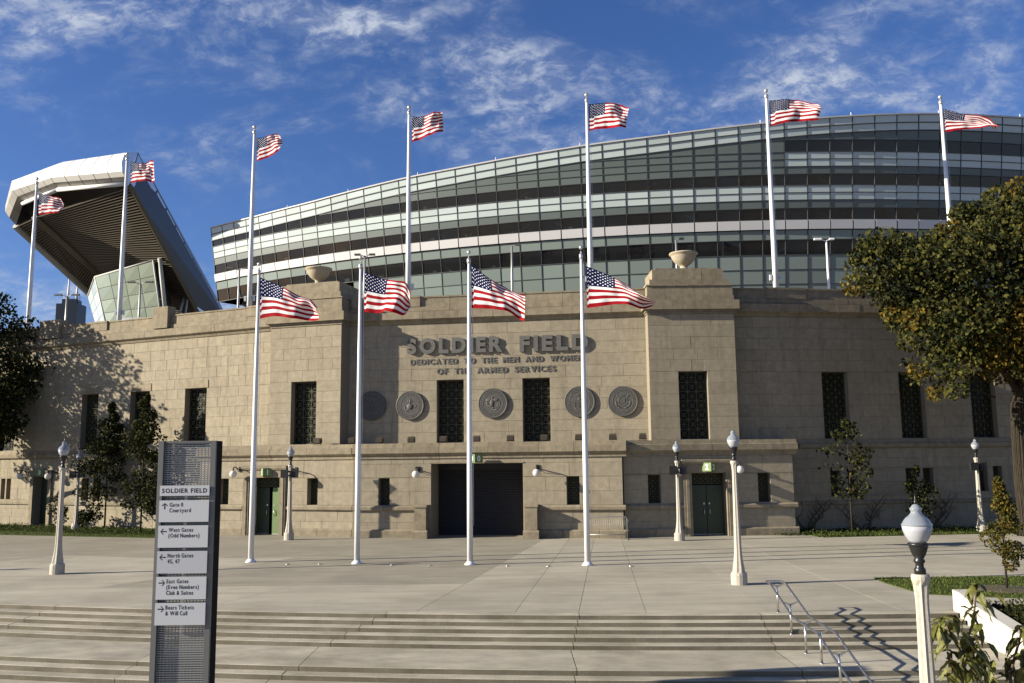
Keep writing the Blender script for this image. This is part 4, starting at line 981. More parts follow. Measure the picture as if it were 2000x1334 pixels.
# ------------------------------------------------------------------ flagpoles and flags
def flagpole(p, top, r0, r1, label, group, boxes=False):
    t = thing('flagpole', label, 'flagpole', p, 0, group)
    h = top - p[2]
    q = MB(); q.lathe([(r0, .05), (r0 * .93, h * .3), (r0 * .78, h * .6), (r1, h * .955)], 16); q.build('shaft', 'white', t)
    q = MB(); q.lathe([(r0 * 1.9, 0), (r0 * 1.85, .03), (r0 * 1.5, .07), (r0 * 1.02, .13)], 20); q.build('base_flange', 'white', t)
    q = MB(); q.lathe([(r1 * .9, h * .955), (r1 * 1.5, h * .957), (r1 * 1.5, h * .972), (r1 * .6, h * .974), (r1 * .5, h * .982)], 12); q.build('truck', 'ball', t)
    q = MB(); rb = r1 * 1.55; c = h - rb; q.lathe([(.005, c - rb)] + [(rb * sin(k * pi / 8), c - rb * cos(k * pi / 8)) for k in range(1, 8)] + [(.005, c + rb)], 14); q.build('ball_finial', 'ball', t)
    q = MB(); x = r1 + .035; q.tube([(r1 * 1.2, -.02, h * .955), (x + .03, -.02, h * .93), (x + .06, -.03, h * .72), (r0 + .04, -.03, h * .7 - .3), (r0 + .03, -.03, 1.4)], .006, 4); q.build('halyard', 'white', t)
    if boxes:
        q = MB(); 
        for s in (-1, 1):
            q = MB(); q.box(s * (r0 + .11) - .06, s * (r0 + .11) + .06, -.08, .08, 1.75, 2.05); q.tube([(s * r0 * .8, 0, 1.9), (s * (r0 + .1), 0, 1.9)], .02, 6)
            q.build('pole_light', 'white', t)
    return t
def flag(P0, top, bot, label, group, seed, amp=.12):
    rnd = random.Random(seed); NU, NV = 40, 39
    L_ = max(top[-1][0], bot[-1][0])
    def sample(c, u):
        # arc-parametrised polyline with light smoothing
        n = len(c) - 1; acc = [0]
        for a, b in zip(c[:-1], c[1:]): acc.append(acc[-1] + sqrt((b[0] - a[0]) ** 2 + (b[1] - a[1]) ** 2))
        d = u * acc[-1]
        for i in range(n):
            if d <= acc[i + 1] or i == n - 1:
                t = (d - acc[i]) / max(acc[i + 1] - acc[i], 1e-6)
                p0, p1, p2, p3 = c[max(i - 1, 0)], c[i], c[i + 1], c[min(i + 2, n)]
                f = lambda k: .5 * (2 * p1[k] + (p2[k] - p0[k]) * t + (2 * p0[k] - 5 * p1[k] + 4 * p2[k] - p3[k]) * t * t + (3 * p1[k] - p0[k] - 3 * p2[k] + p3[k]) * t ** 3)
                return f(0), f(1)
    m = MB(); H = sqrt((bot[0][0] - top[0][0]) ** 2 + (bot[0][1] - top[0][1]) ** 2); ph = rnd.uniform(0, 6); f1, f2, sl_ = rnd.uniform(5.2, 9.5), rnd.uniform(12, 19), rnd.uniform(-1, 3.5)
    uvs = {}
    for i in range(NU + 1):
        u = i / NU; T = sample(top, u); Bt = sample(bot, u); hh = max(sqrt((T[0] - Bt[0]) ** 2 + (T[1] - Bt[1]) ** 2), .02); k = min(hh / H, 1.0)
        for j in range(NV + 1):
            v = j / NV                      # 0 bottom, 1 top
            # cloth keeps its length at the bottom, the surplus folds up near the top edge
            w = v if k > .97 else (1 - math.exp(-v / k * 1.15)) / (1 - math.exp(-1 / k * 1.15)) * .55 + v * .45
            x = Bt[0] + (T[0] - Bt[0]) * w; z = Bt[1] + (T[1] - Bt[1]) * w
            y = amp * (u ** .8) * (sin(f1 * u + sl_ * v + ph) + .42 * sin(f2 * u - 5 * v + ph * 1.7) + .16 * sin(33 * u + 6 * v + ph * 2.3)) + (1 - k) * .8 * H * .35 * sin(v * 5.5 + ph) * u
            y -= x * .32; zz = z + .018 * u * sin(19 * u + 7 * v + ph); m.v.append((x, y, zz))
    NVs = NV + 1
    for i in range(NU):
        for j in range(NV):
            stripe = j // 3; canton = (i < NU * .4) and stripe >= 6
            m.f.append((i * NVs + j, (i + 1) * NVs + j, (i + 1) * NVs + j + 1, i * NVs + j + 1)); m.mi.append(2 if canton else (0 if stripe % 2 == 0 else 1)); m.sm.append(True)
    o = m.build('flag', ['red', 'flagwhite', 'blue'], None, P0); me = o.data
    uvl = me.uv_layers.new(name='UVMap')
    for poly in me.polygons:
        for li in poly.loop_indices:
            vi = me.loops[li].vertex_index; i, j = divmod(vi, NVs); uvl.data[li].uv = ((i / NU) / .4, (j / NV - 6 / 13) / (7 / 13))
    tag(o, label, 'flag', group); return o
FP = [(-10.06, 34.83, 11.69), (-5.85, 33.92, 11.69), (-1.61, 33.2, 11.70), (2.62, 32.65, 11.70)]
ON = ['first', 'second', 'third', 'fourth']
GF = 'white flagpoles standing on the paving'; GB = 'white flagpoles standing on the terrace behind the parapet'
for (x, y, t), l in zip(FP, ['white paving flagpole nearest the sunlit green door', 'white paving flagpole before the left pylon and its shadow', 'white paving flagpole in front of the roller shutter', 'white paving flagpole beside the steel crowd barrier']):
    flagpole((x, y, 0), t, .108, .05, l, GF)
FF = [((-10.03, 34.83, 11.07), [(0.0, 0.0), (0.62, -0.28), (1.28, -0.62), (1.71, -0.87), (2.16, -1.02), (2.49, -1.41)], [(0.05, -1.67), (0.61, -1.6), (1.3, -1.71), (1.93, -1.8), (2.48, -1.86)]),
      ((-5.72, 33.92, 11.06), [(0.0, 0.0), (0.62, -0.29), (1.18, -0.46), (1.67, -0.58), (1.85, -1.01), (1.85, -1.29)], [(0, -1.59), (0.63, -1.66), (0.91, -1.62), (1.5, -1.79), (1.72, -1.69)]),
      ((-1.55, 33.20, 11.12), [(0.0, 0.0), (0.68, -0.56), (1.37, -0.97), (2.03, -1.37)], [(0.01, -1.66), (0.82, -1.75), (1.48, -1.91), (1.98, -2.27)]),
      ((2.77, 32.65, 10.91), [(0.0, 0.0), (0.51, -0.24), (0.96, -0.5), (1.45, -0.83), (1.93, -1.26), (2.42, -1.52)], [(0.0, -1.59), (0.86, -1.52), (1.24, -1.51), (1.62, -1.61), (2.0, -1.69), (2.38, -1.62)])]
FLB = ['striped and starred flag with folded top edge, flying in front of the left pylon urn', 'striped and starred flag before the recessed wall just right of the left pylon', 'striped and starred flag drooping steeply with a pointed lower corner above the wall letters', 'striped and starred flag tapering to a twisted tip against the right pylon']
for i, (p, t, b) in enumerate(FF): flag((p[0] + .03, p[1] - .03, p[2]), t, b, FLB[i], 'large flags on the paving flagpoles', i + 1, .17)
BPL = [(-34.16, 62.16, 24.42), (-26.1, 58.49, 24.86), (-16.11, 53.94, 24.91), (-5.97, 50.63, 24.74), (4.45, 49.07, 24.73), (14.84, 49.18, 24.91), (25.3, 50.01, 24.77)]
BLB = ['white terrace flagpole at the far left, before the end of the raked stand', 'white terrace flagpole in front of the slanted glass tower', 'white terrace flagpole at the left end of the curved glass stand', 'white terrace flagpole behind the recessed wall, above the second paving flagpole', 'white terrace flagpole behind the wall, rising above the rightmost paving flagpole', 'white terrace flagpole right of the right pylon urn', 'white terrace flagpole at the far right, half hidden by the autumn tree']
for p, l in zip(BPL, BLB): flagpole((p[0], p[1], 11.9), p[2], .155, .075, l, GB, True)
BF = [((-34.00, 62.16, 23.19), [(0.0, 0.0), (0.94, -0.24), (2.1, -0.63)], [(0.1, -1.59), (0.94, -1.6), (1.75, -1.65), (2.0, -1.46)]),
      ((-25.85, 58.49, 24.21), [(0.0, 0.0), (0.85, -0.26), (1.54, -0.09), (1.79, -0.2)], [(0.04, -1.51), (1.11, -1.49), (1.95, -1.64)]),
      ((-15.97, 53.94, 24.07), [(0.0, 0.0), (0.61, -0.04), (1.32, 0.12), (1.68, -0.19)], [(0.04, -1.54), (0.84, -1.32), (1.54, -1.09), (1.7, -0.76)]),
      ((-5.84, 50.63, 24.04), [(0.0, 0.0), (0.67, -0.07), (1.85, 0.07)], [(0.01, -1.58), (1.16, -1.31), (1.91, -1.1)]),
      ((4.51, 49.07, 24.04), [(0.0, 0.0), (0.85, -0.07), (1.59, -0.17), (2.2, -0.55)], [(0, -1.6), (0.82, -1.55), (1.55, -1.65), (2.02, -1.68)]),
      ((14.93, 49.18, 24.19), [(0.0, 0.0), (0.94, -0.07), (1.7, -0.2), (2.6, -0.62)], [(0, -1.54), (1.35, -1.4), (2.52, -1.54)]),
      ((25.36, 50.00, 23.92), [(0.0, 0.0), (0.93, -0.42), (1.97, -0.84), (2.52, -1.53)], [(0, -1.44), (1.03, -1.39), (2.1, -1.46), (2.45, -1.56)])]
BFL = ['small flag at the far left in front of the raked stand', 'small flag flying beside the upper corner of the raked stand', 'small flag in open sky above the left end of the glass stand', 'small flag in open sky, upper edge rising toward its free end, above the recessed wall', 'small flag just above the rim of the glass stand, over the rightmost paving flagpole', 'small flag overlapping the rim of the glass stand right of the right pylon', 'small flag drooping to a point at the far right over the autumn tree']
for i, (p, t, b) in enumerate(BF): flag((p[0] + .04, p[1] - .04, p[2]), t, b, BFL[i], 'flags on the terrace flagpoles', 20 + i, .15)

# ------------------------------------------------------------------ terrace light posts
def light_post(x, y, z, label, arms, mt='galv'):
    t = thing('light_post', label, 'light post', (x, y, 11.9), 0, 'light posts on the terrace behind the parapet')
    h = z - 11.9; q = MB(); q.lathe([(.10, 0), (.08, h * .5), (.085, h * .51), (.06, h - .05)], 10); q.build('post', mt, t)
    for s in arms:
        q = MB(); q.tube([(0, 0, h - .12), (s * .3, 0, h - .02), (s * .55, 0, h + .03)], .03, 6); q.build('arm', mt, t)
        q = MB(); q.prism([(-.12, h - .02), (-.08, h + .09), (.08, h + .09), (.12, h - .02)], min(s * .4, s * .95), max(s * .4, s * .95)); q.build('lamp_head', mt if mt == 'white' else 'bronze', t)
for a in [(-27.4, 64.64, 17.1, 'terrace light post before the slanted glass tower', (-1, 1)), (-34.35, 67.75, 16.8, 'terrace light post in front of the far black skyscraper', (-1, 1)), (-18.9, 60.71, 17.2, 'terrace light post at the lower left corner of the glass stand', (-1, 1)),
          (-9.43, 56.2, 17.0, 'terrace light post behind the second paving flagpole', (-.7, .7)), (.05, 54.78, 17.2, 'single-headed terrace light post above the wall letters', (.6,)), (10.04, 52.93, 17.0, 'terrace light post behind the right pylon urn', (.5,)), (19.78, 54.59, 17.3, 'white terrace light post left of the autumn tree', (-.8, .5), 'white')]:
    light_post(*a)
vb = thing('vent_box', 'white louvred box behind the parapet below the slanted glass tower', 'vent', (-27.0, 62.5, 11.9))
q = MB(); q.box(-.85, .85, -.5, .5, 0, 2.15); q.build('casing', 'vent', vb)
for k in range(5): MB().prism([(-.5, 1.5 + k * .12), (-.57, 1.5 + k * .12), (-.51, 1.58 + k * .12)], -.8, .8).build('louvre_slat', 'vent', vb)

# ------------------------------------------------------------------ street lamps
H_L = 4.69
lamp0 = thing('street_lamp', 'lamp post with pale concrete shaft standing alone on the right of the paving', 'street lamp', (6.7, 27.3, 0), 0, 'acorn-globe lamp posts with concrete shafts')
q = MB(); n = 8
prof = [(.24, 0), (.24, .30), (.225, .36), (.195, .39), (.18, .52), (.15, .70), (.125, .92), (.115, 1.1), (.082, 3.35), (.083, 3.5), (.098, 3.68), (.118, 3.76), (.118, 3.80), (.105, 3.83)]
i0 = len(q.v); nn = 16
for r, z in prof:
    for k in range(nn):
        rr = r * (1 if (k % 2 == 0 or z < .38 or z > 3.7) else .86); a = 2 * pi * k / nn + pi / 16; q.v.append((rr * cos(a), rr * sin(a), z))
for j in range(len(prof) - 1):
    for k in range(nn): b = (k + 1) % nn; q.f.append((j * nn + k, j * nn + b, (j + 1) * nn + b, (j + 1) * nn + k)); q.mi.append(0); q.sm.append(False)
q.f.append(tuple((len(prof) - 1) * nn + k for k in range(nn))); q.mi.append(0); q.sm.append(False)
q.build('shaft', 'post', lamp0)
q = MB(); q.lathe([(0.073, 3.83), (0.073, 3.90), (0.055, 3.92), (0.051, 3.97), (0.073, 4.0), (0.073, 4.02), (0.055, 4.04), (0.088, 4.10), (0.120, 4.20), (0.124, 4.22), (0.135, 4.225), (0.135, 4.25), (0.110, 4.255)], 16); q.build('fitter', 'black', lamp0)
q = MB(); q.lathe([(0.095, 4.255), (0.120, 4.285), (0.157, 4.35), (0.181, 4.42), (0.191, 4.492)], 24); q.build('globe', 'acorn', lamp0)
q = MB(); q.lathe([(0.194, 4.493), (0.194, 4.508), (0.182, 4.525), (0.164, 4.56), (0.142, 4.59), (0.135, 4.60), (0.102, 4.625), (0.073, 4.66), (0.063, 4.685), (0.077, 4.715), (0.079, 4.73), (0.058, 4.75), (0.045, 4.775), (0.015, 4.79)], 24); q.build('globe_top', 'acorntop', lamp0)
q = MB(); q.lathe([(0.015, 4.79), (0.018, 4.82), (0.007, 4.84), (0.007, 4.90), (0.003, 4.91)], 8); q.build('finial', 'black', lamp0)
for ch in lamp0.children: ch.scale = (1, 1, .955)
LP_ = [((-15.87, 31.7, 0), 'lamp post standing left of the direction sign, nearest of the left lamps'), ((-25.6, 53.0, 0), 'lamp post at the edge of the left lawn with black boxes on its shaft'), ((-11.07, 44.7, 0), 'lamp post right of the sunlit green door with black boxes on its shaft'),
       ((7.66, 42.1, 0), 'lamp post left of the shaded double door with black boxes on its shaft'), ((23.1, 44.9, 0), 'lamp post on the right lawn beside the autumn tree trunk'), ((5.10, 11.5, ZL), 'nearest lamp post, large in the foreground beside the leafy branches')]
for p, l in LP_:
    r = dup(lamp0, p, 0, l)
    if 'black boxes' in l or 'autumn tree' in l:
        q = MB(); q.box(-.42, -.05, -.26, -.13, 3.02, 3.42); q.box(.08, .42, -.20, -.07, 3.02, 3.42); q.box(-.1, .1, -.14, .1, 3.1, 3.16); q.box(-.1, .1, -.14, .1, 3.3, 3.36); q.build('speaker_box', 'box', r)
    if 'nearest' in l and 'foreground' in l: r.rotation_euler = (0, 0, .2); r.scale = (.955, .955, .945)
for p in ((-29.64, 31.36, 0),): dup(lamp0, p, 0, 'lamp post out of view on the left that casts a shadow on the paving')

# ------------------------------------------------------------------ ground lights by the flagpoles
gl0 = None
for px, py, l in [(-8.43, 33.9, 'ground light right of the first paving flagpole'), (-7.2, 33.75, 'ground light left of the second paving flagpole'), (-4.45, 33.2, 'ground light right of the second paving flagpole'), (-3.05, 33.0, 'ground light left of the third paving flagpole'), (-.25, 32.6, 'ground light right of the third paving flagpole'), (1.2, 32.4, 'ground light left of the fourth paving flagpole'), (4.1, 32.1, 'ground light right of the fourth paving flagpole')]:
    if gl0 is None:
        gl0 = thing('ground_light', l, 'ground light', (px, py, .003), 0, 'small lights set in the paving around the flagpoles')
        q = MB(); q.lathe([(.15, 0), (.15, .03), (.12, .05), (.115, .04)], 16); q.build('rim', 'steel', gl0)
        q = MB(); q.lathe([(.115, .035), (.06, .05), (.01, .052)], 12); q.build('lens', 'globe', gl0); gl0.scale = (.45, .45, .6)
    else: dup(gl0, (px, py, .003), 0, l)

# ------------------------------------------------------------------ crowd barrier
p = fw('CB', 4.95, -.75, 0); a1 = fw('CB', 6.85, -.75, 0)
cbx = thing('crowd_barrier', 'galvanised steel crowd barrier leaning by the base wall right of the gate', 'barrier', p, radians(-8.5))
Wd = 1.95; q = MB()
q.tube([(0, 0, 0), (0, 0, .98), (.08, 0, 1.06), (Wd - .08, 0, 1.06), (Wd, 0, .98), (Wd, 0, 0)], .024, 8); q.tube([(0, 0, .22), (Wd, 0, .22)], .02, 8); q.build('frame', 'galv', cbx)
for k in range(18): x = Wd * (k + 1) / 19; MB().tube([(x, 0, .22), (x, 0, 1.06)], .0065, 5).build('bar', 'galv', cbx)
for x in (0, Wd): MB().box(x - .03, x + .03, -.28, .28, 0, .03).build('foot', 'galv', cbx)
for z in (.4, .85): MB().tube([(Wd, 0, z), (Wd + .06, 0, z), (Wd + .06, 0, z + .05)], .012, 5).build('hook', 'galv', cbx)

# ------------------------------------------------------------------ stainless handrail
hr = thing('handrail', 'double stainless steel handrail running down the steps', 'handrail', (6.4, 22.3, 0))
def sz(y):      # tread height below at world y, x ~6.4
    r = sqrt((6.4 - CX) ** 2 + (CY - y) ** 2); n = sum(1 for q_ in radii if q_ < r); return -RIS * n
topz = .70
pr = [(22.62, .02), (22.0, 0), (20.6, -.50), (18.9, -.60), (16.0, -1.5), (15.3, -1.54)]
pr = [(22.62, topz), (22.28, topz), (20.55, topz - .52), (18.95, topz - .56), (16.05, topz - 1.5), (15.4, topz - 1.54)]
for dx in (-.19, .19):
    q = MB(); pts = [(dx, y - 22.3, z) for y, z in pr]; q.tube(pts, .024, 10); q.build('rail', 'steel', hr)
q = MB(); q.tube([(-.19, 22.62 - 22.3, topz), (-.15, .35, topz), (.15, .35, topz), (.19, .32, topz)], .024, 10); q.build('rail_return', 'steel', hr)
def rz_(y):
    for (a, za), (b, zb) in zip(pr[:-1], pr[1:]):
        if b <= y <= a: return za + (zb - za) * (a - y) / (a - b)
    return pr[-1][1]
for y in (22.35, 21.35, 20.35, 19.35, 18.3, 17.2, 16.1):
    z0, z1 = sz(y), rz_(y) - .07
    q = MB(); q.tube([(0, y - 22.3, z0), (0, y - 22.3, z1)], .026, 10); q.lathe([(.05, z0), (.05, z0 + .012)], 12, (0, y - 22.3, 0)); q.build('post', 'steel', hr)
    q = MB(); y_ = y - 22.3; q.prism([(y_ - .012, 0), (y_ + .012, 0), (y_ + .012, .02), (y_ - .012, .02)], -.03, .03)
    q = MB()
    for s in (-1, 1): q.quad((0, y_ - .01, z1 - .05), (s * .19, y_ - .01, z1 + .05), (s * .17, y_ - .01, z1 + .065), (0, y_ - .01, z1 + .01)); q.quad((0, y_ + .01, z1 + .01), (s * .17, y_ + .01, z1 + .065), (s * .19, y_ + .01, z1 + .05), (0, y_ + .01, z1 - .05)); q.quad((0, y_ - .01, z1 + .01), (s * .17, y_ - .01, z1 + .065), (s * .17, y_ + .01, z1 + .065), (0, y_ + .01, z1 + .01)); q.quad((0, y_ + .01, z1 - .05), (s * .19, y_ + .01, z1 + .05), (s * .19, y_ - .01, z1 + .05), (0, y_ - .01, z1 - .05))
    q.build('bracket', 'steel', hr)

# ------------------------------------------------------------------ cheek wall
cw = MB(); yy = [22.35, 22.0, 21.3, 19.3, 17.2, 15.2, 14.0]; zz = [.50, .47, .28, -.06, -.68, -1.05, -1.1]
prof = list(zip(yy, zz))
for (a, za), (b, zb) in zip(prof[:-1], prof[1:]):
    x0, x1 = 10.66, 11.02
    cw.quad((x0, a, za), (x1, a, za), (x1, b, zb), (x0, b, zb)); cw.quad((x0, a, -1.9), (x0, a, za), (x0, b, zb), (x0, b, -1.9)); cw.quad((x1, a, za), (x1, a, -1.9), (x1, b, -1.9), (x1, b, zb))
cw.quad((10.66, yy[0], zz[0]), (10.66, yy[0], -1.9), (11.02, yy[0], -1.9), (11.02, yy[0], zz[0]))
tag(cw.build('cheek_wall', 'cheek'), 'white concrete cheek wall sloping down along the right edge of the steps', 'wall')

# ------------------------------------------------------------------ direction sign
sg = thing('direction_sign', 'tall grey direction sign with five pale panels in the left foreground', 'sign', (-6.04, 16.6, ZL), 0)
hz = lambda z: z + .735
ZT = 4.10
X0, X1 = -.47, .485
q = MB(); q.prism([(0, 0), (0, hz(ZT)), (.06, hz(ZT)), (.06, 0)], X0, X0 + .085); q.build('side_post', 'signgrey', sg)
q = MB(); q.prism([(0, 0), (0, hz(ZT)), (.06, hz(ZT)), (.06, 0)], X1 - .085, X1); q.build('side_post', 'signgrey', sg)
q = MB(); q.box(X0 + .005, X0 + .08, .061, .36, 0, hz(ZT)); q.build('side_panel', 'signside', sg)
q = MB(); q.box(X1 - .08, X1 - .004, .061, .36, 0, hz(ZT)); q.build('side_panel', 'signside', sg)
q = MB(); q.box(X0 + .086, X1 - .086, .03, .34, hz(ZT) - .03, hz(ZT)); q.build('top_cap', 'signgrey', sg)
ms = MB(); xa, xb = X0 + .088, X1 - .088
z = .05
while z < hz(ZT) - .04: ms.box(xa, xb, .06, .072, z, z + .021); z += .037
nx = 14
for k in range(nx + 1): x = xa + (xb - xa) * k / nx; ms.box(x - .006, x + .006, .0725, .085, .05, hz(ZT) - .04)
ms.build('mesh_screen', 'mesh', sg)
ms2 = MB(); z = .05
while z < hz(ZT) - .04: ms2.box(xa, xb, .30, .312, z, z + .021); z += .037
ms2.build('mesh_screen', 'mesh', sg)
panels = [(3.197, 3.365, [], None), (2.771, 3.122, ['Gate 0', 'Courtyard'], 'u'), (2.357, 2.713, ['West Gates', '(Odd Numbers)'], 'l'), (1.945, 2.299, ['North Gates', '45, 47'], 'l'), (1.529, 1.888, ['East Gates', '(Even Numbers)', 'Club & Suites'], 'r'), (1.123, 1.472, ['Bears Tickets', '& Will Call'], 'r')]
for i, (za, zb, lines, arr) in enumerate(panels):
    q = MB(); q.box(X0 + .065, X1 - .07, -.035, -.012, hz(za), hz(zb)); pn = q.build('sign_panel', 'signpanel2' if i == 3 else 'signpanel', sg)
    tx = MB(); y = -.0365
    if i == 0: text_flat(tx, 'SOLDIER FIELD', X0 + .10, hz(za) + .05, .068, y, fit=.745, off=.03, gap=.16)
    for j, ln_ in enumerate(lines): text_flat(tx, ln_, X0 + .235, hz(zb) - .10 - j * .092, .062, y, kx=.74, off=.022, gap=.14)
    tag(tx.build('lettering', 'ink', pn), kind='stuff')
    if arr:
        ar = MB(); cx, cz = X0 + .155, hz(zb) - .095; ang = {'u': pi / 2, 'l': pi, 'r': 0}[arr]
        def R2(px, pz): return (cx + px * cos(ang) - pz * sin(ang), y, cz + px * sin(ang) + pz * cos(ang))
        def strip(pts): ar.quad(*[R2(*p_) for p_ in pts])
        t_ = .009; strip([(-.05, -t_), (.04, -t_), (.04, t_), (-.05, t_)])
        for s in (-1, 1): strip([(.055, 0), (.042, 0), (.0, s * .042), (.012, s * .05)] if s > 0 else [(.012, -.05), (.0, -.042), (.042, 0), (.055, 0)])
        ar.build('arrow', 'ink', pn)
q = MB(); q.box(-.55, .57, -.06, .42, 0, .04); q.build('base_plate', 'signside', sg)
for ch in sg.children: pass
sg.scale = (1.107, 1.107, 1.107)

# ------------------------------------------------------------------ trees
def limb(m, p, d, L_, r, depth, rnd, tips, bend=.25, split=(2, 3), shrink=.72, up=.15):
    n = 5; pts = [p]; rs = [r]; q = V(p); dd = V(d).normalized()
    for k in range(n):
        dd = (dd + V((rnd.uniform(-bend, bend), rnd.uniform(-bend, bend), rnd.uniform(-bend, bend) + up * .3))).normalized(); q = q + dd * L_ / n; pts.append(q.copy()); rs.append(r * (1 - .4 * (k + 1) / n))
    m.tube(pts, rs, 8 if r > .06 else 5)
    tips.append((q.copy(), depth))
    if depth <= 0: return
    for k in range(rnd.choice(split)):
        i = rnd.randint(3, n); nd = (dd + V((rnd.uniform(-1, 1), rnd.uniform(-1, 1), rnd.uniform(-.3, .8))) * .8).normalized()
        limb(m, pts[i], nd, L_ * shrink * rnd.uniform(.8, 1.15), rs[i] * .7, depth - 1, rnd, tips, bend, split, shrink, up)
def leaves(m, c, rad, n, size, rnd, mi=(0,), flat=1.0, keep=None):
    for k in range(n):
        while True:
            x, y, z = rnd.uniform(-1, 1), rnd.uniform(-1, 1), rnd.uniform(-1, 1); d = x * x + y * y + z * z
            if d < 1: break
        s = (d ** .5 + 1e-6); f = (s ** .55) / s
        p = V((c[0] + x * f * rad[0], c[1] + y * f * rad[1], c[2] + z * f * rad[2]))
        if keep and not keep(p): continue
        a = V((rnd.gauss(0, 1), rnd.gauss(0, 1), rnd.gauss(0, .7))).normalized(); b = a.orthogonal().normalized(); b = (Matrix.Rotation(rnd.uniform(0, 6.28), 3, a) @ b); cc = a.cross(b)
        sz_ = size * rnd.uniform(.6, 1.3); t = b * sz_; w = cc * sz_ * .42
        m.quad(p - t * .5, p - t * .05 + w, p + t * .5 + a * sz_ * .12, p - t * .05 - w, m=rnd.choice(mi))
# large autumn tree
rnd = random.Random(31)
TP = [(15.39, 12.4), (16.32, 14.2), (17.51, 14.31), (18.91, 14.05), (20.33, 14.15), (21.02, 15.48), (22.38, 16.15), (23.79, 16.06), (26.6, 15.67), (28.25, 13.22), (28.32, 9.42), (26.47, 7.11), (22.92, 6.0), (22.43, 7.04), (21.43, 7.51), (20.67, 8.1), (20.2, 6.48), (19.49, 6.22), (18.44, 7.54), (17.56, 8.13), (17.23, 8.37), (17.98, 9.3), (17.24, 10.36), (16.1, 10.73)]
def inpoly(x, y, P):
    c = False; j = len(P) - 1
    for i in range(len(P)):
        if (P[i][1] > y) != (P[j][1] > y) and x < (P[j][0] - P[i][0]) * (y - P[i][1]) / (P[j][1] - P[i][1]) + P[i][0]: c = not c
        j = i
    return c
def edge_d(x, y, P):
    best = 9
    for i in range(len(P)):
        a, b = P[i], P[(i + 1) % len(P)]; dx, dy = b[0] - a[0], b[1] - a[1]; t = max(0, min(1, ((x - a[0]) * dx + (y - a[1]) * dy) / (dx * dx + dy * dy))); best = min(best, sqrt((x - a[0] - t * dx) ** 2 + (y - a[1] - t * dy) ** 2))
    return best
at = thing('autumn_tree', 'big tree with golden green autumn leaves and thick trunk at right', 'tree', (0, 0, 0))
tm = MB(); TX, TY = 24.25, 42.6
tm.tube([(TX, TY, -.1), (TX - .03, TY, .35), (TX - .15, TY, 2.5), (TX - .22, TY - .2, 5.2), (TX - .3, TY - .6, 7.6), (TX - .2, TY - 1.2, 10.5), (TX - .5, TY - 1.6, 13.5)], [.62, .46, .40, .37, .33, .24, .10], 14)
ridge = MB()
for k in range(30):
    a = 2 * pi * k / 30 + rnd.uniform(-.06, .06); pts = []; rs = []
    for (x, y, z, r) in [(TX, TY, 0, .60), (TX - .03, TY, .35, .455), (TX - .09, TY, 1.4, .425), (TX - .15, TY, 2.5, .40), (TX - .19, TY - .1, 3.8, .38), (TX - .22, TY - .2, 5.2, .365), (TX - .26, TY - .4, 6.4, .345)]:
        aa = a + rnd.uniform(-.06, .06); pts.append((x + cos(aa) * r, y + sin(aa) * r, z)); rs.append(rnd.uniform(.018, .042))
    ridge.tube(pts, rs, 5)
tag(ridge.build('bark_ridges', 'bark', at), kind='stuff')
clusters = []
k = 0
while len(clusters) < 250:
    x = rnd.uniform(15, 28.4); z = rnd.uniform(5.9, 16.2)
    if not inpoly(x, z, TP): continue
    e = edge_d(x, z, TP)
    if e < .26: continue
    hd = min(3.6, .8 + e * 1.25); y = 40 + rnd.uniform(-hd, hd * .9)
    if abs(z - 11.5) < .5 and rnd.random() < .4: continue
    clusters.append((x, y, z, min(e, 1.15)))
for (bx, bz) in ((16.6, 12.2), (18.3, 10.5), (18.6, 13.2), (21.5, 14.4), (26.5, 13.6), (27, 10), (20.2, 8.2), (25.2, 8.0), (22.5, 11.5), (23.6, 15)):
    b0 = rnd.choice([6.6, 7.2, 7.8, 8.6])
    p0 = V((TX - .28, TY - .5, b0)); p3 = V((bx, 40 + rnd.uniform(-1.5, 1.2), bz)); mid = p0.lerp(p3, .5) + V((rnd.uniform(-.4, .4), rnd.uniform(-.4, .4), rnd.uniform(.2, .9)))
    tm.tube([p0, p0.lerp(mid, .6) + V((0, 0, .15)), mid, p3.lerp(mid, .4), p3], [.15, .12, .09, .06, .03], 7)
for c in clusters[::3]:
    p3 = V(c[:3]); p0 = V((TX - .25 + (p3.x - TX) * .45, TY - .8 + (p3.y - TY) * .4, 6 + (p3.z - 6) * .65)); tm.tube([p0, p0.lerp(p3, .5) + V((0, 0, .2)), p3], [.05, .035, .012], 5)
tm.build('trunk', 'bark', at)
lm = MB()
wallY = lambda x: fw('RW', x - 11.35, 0).y
for x, y, z, e in clusters:
    gold = (z < 10.4 and x > 20.6 and rnd.random() < .8) or (x > 24 and rnd.random() < .45) or (e < .6 and rnd.random() < .35)
    mi = (0, 0, 1) if gold else rnd.choice(((1, 1, 2, 2), (1, 2, 2), (1, 1, 1, 2)))
    leaves(lm, (x, y, z), (e * .95 + .25, e + .3, e * .7 + .2), int(90 + 105 * e), .20, rnd, mi, keep=lambda p: p.y < wallY(p.x) - .35 or p.z > 13)
lm.build('crown', ['leafgold', 'leafgreen', 'leafdark'], at)
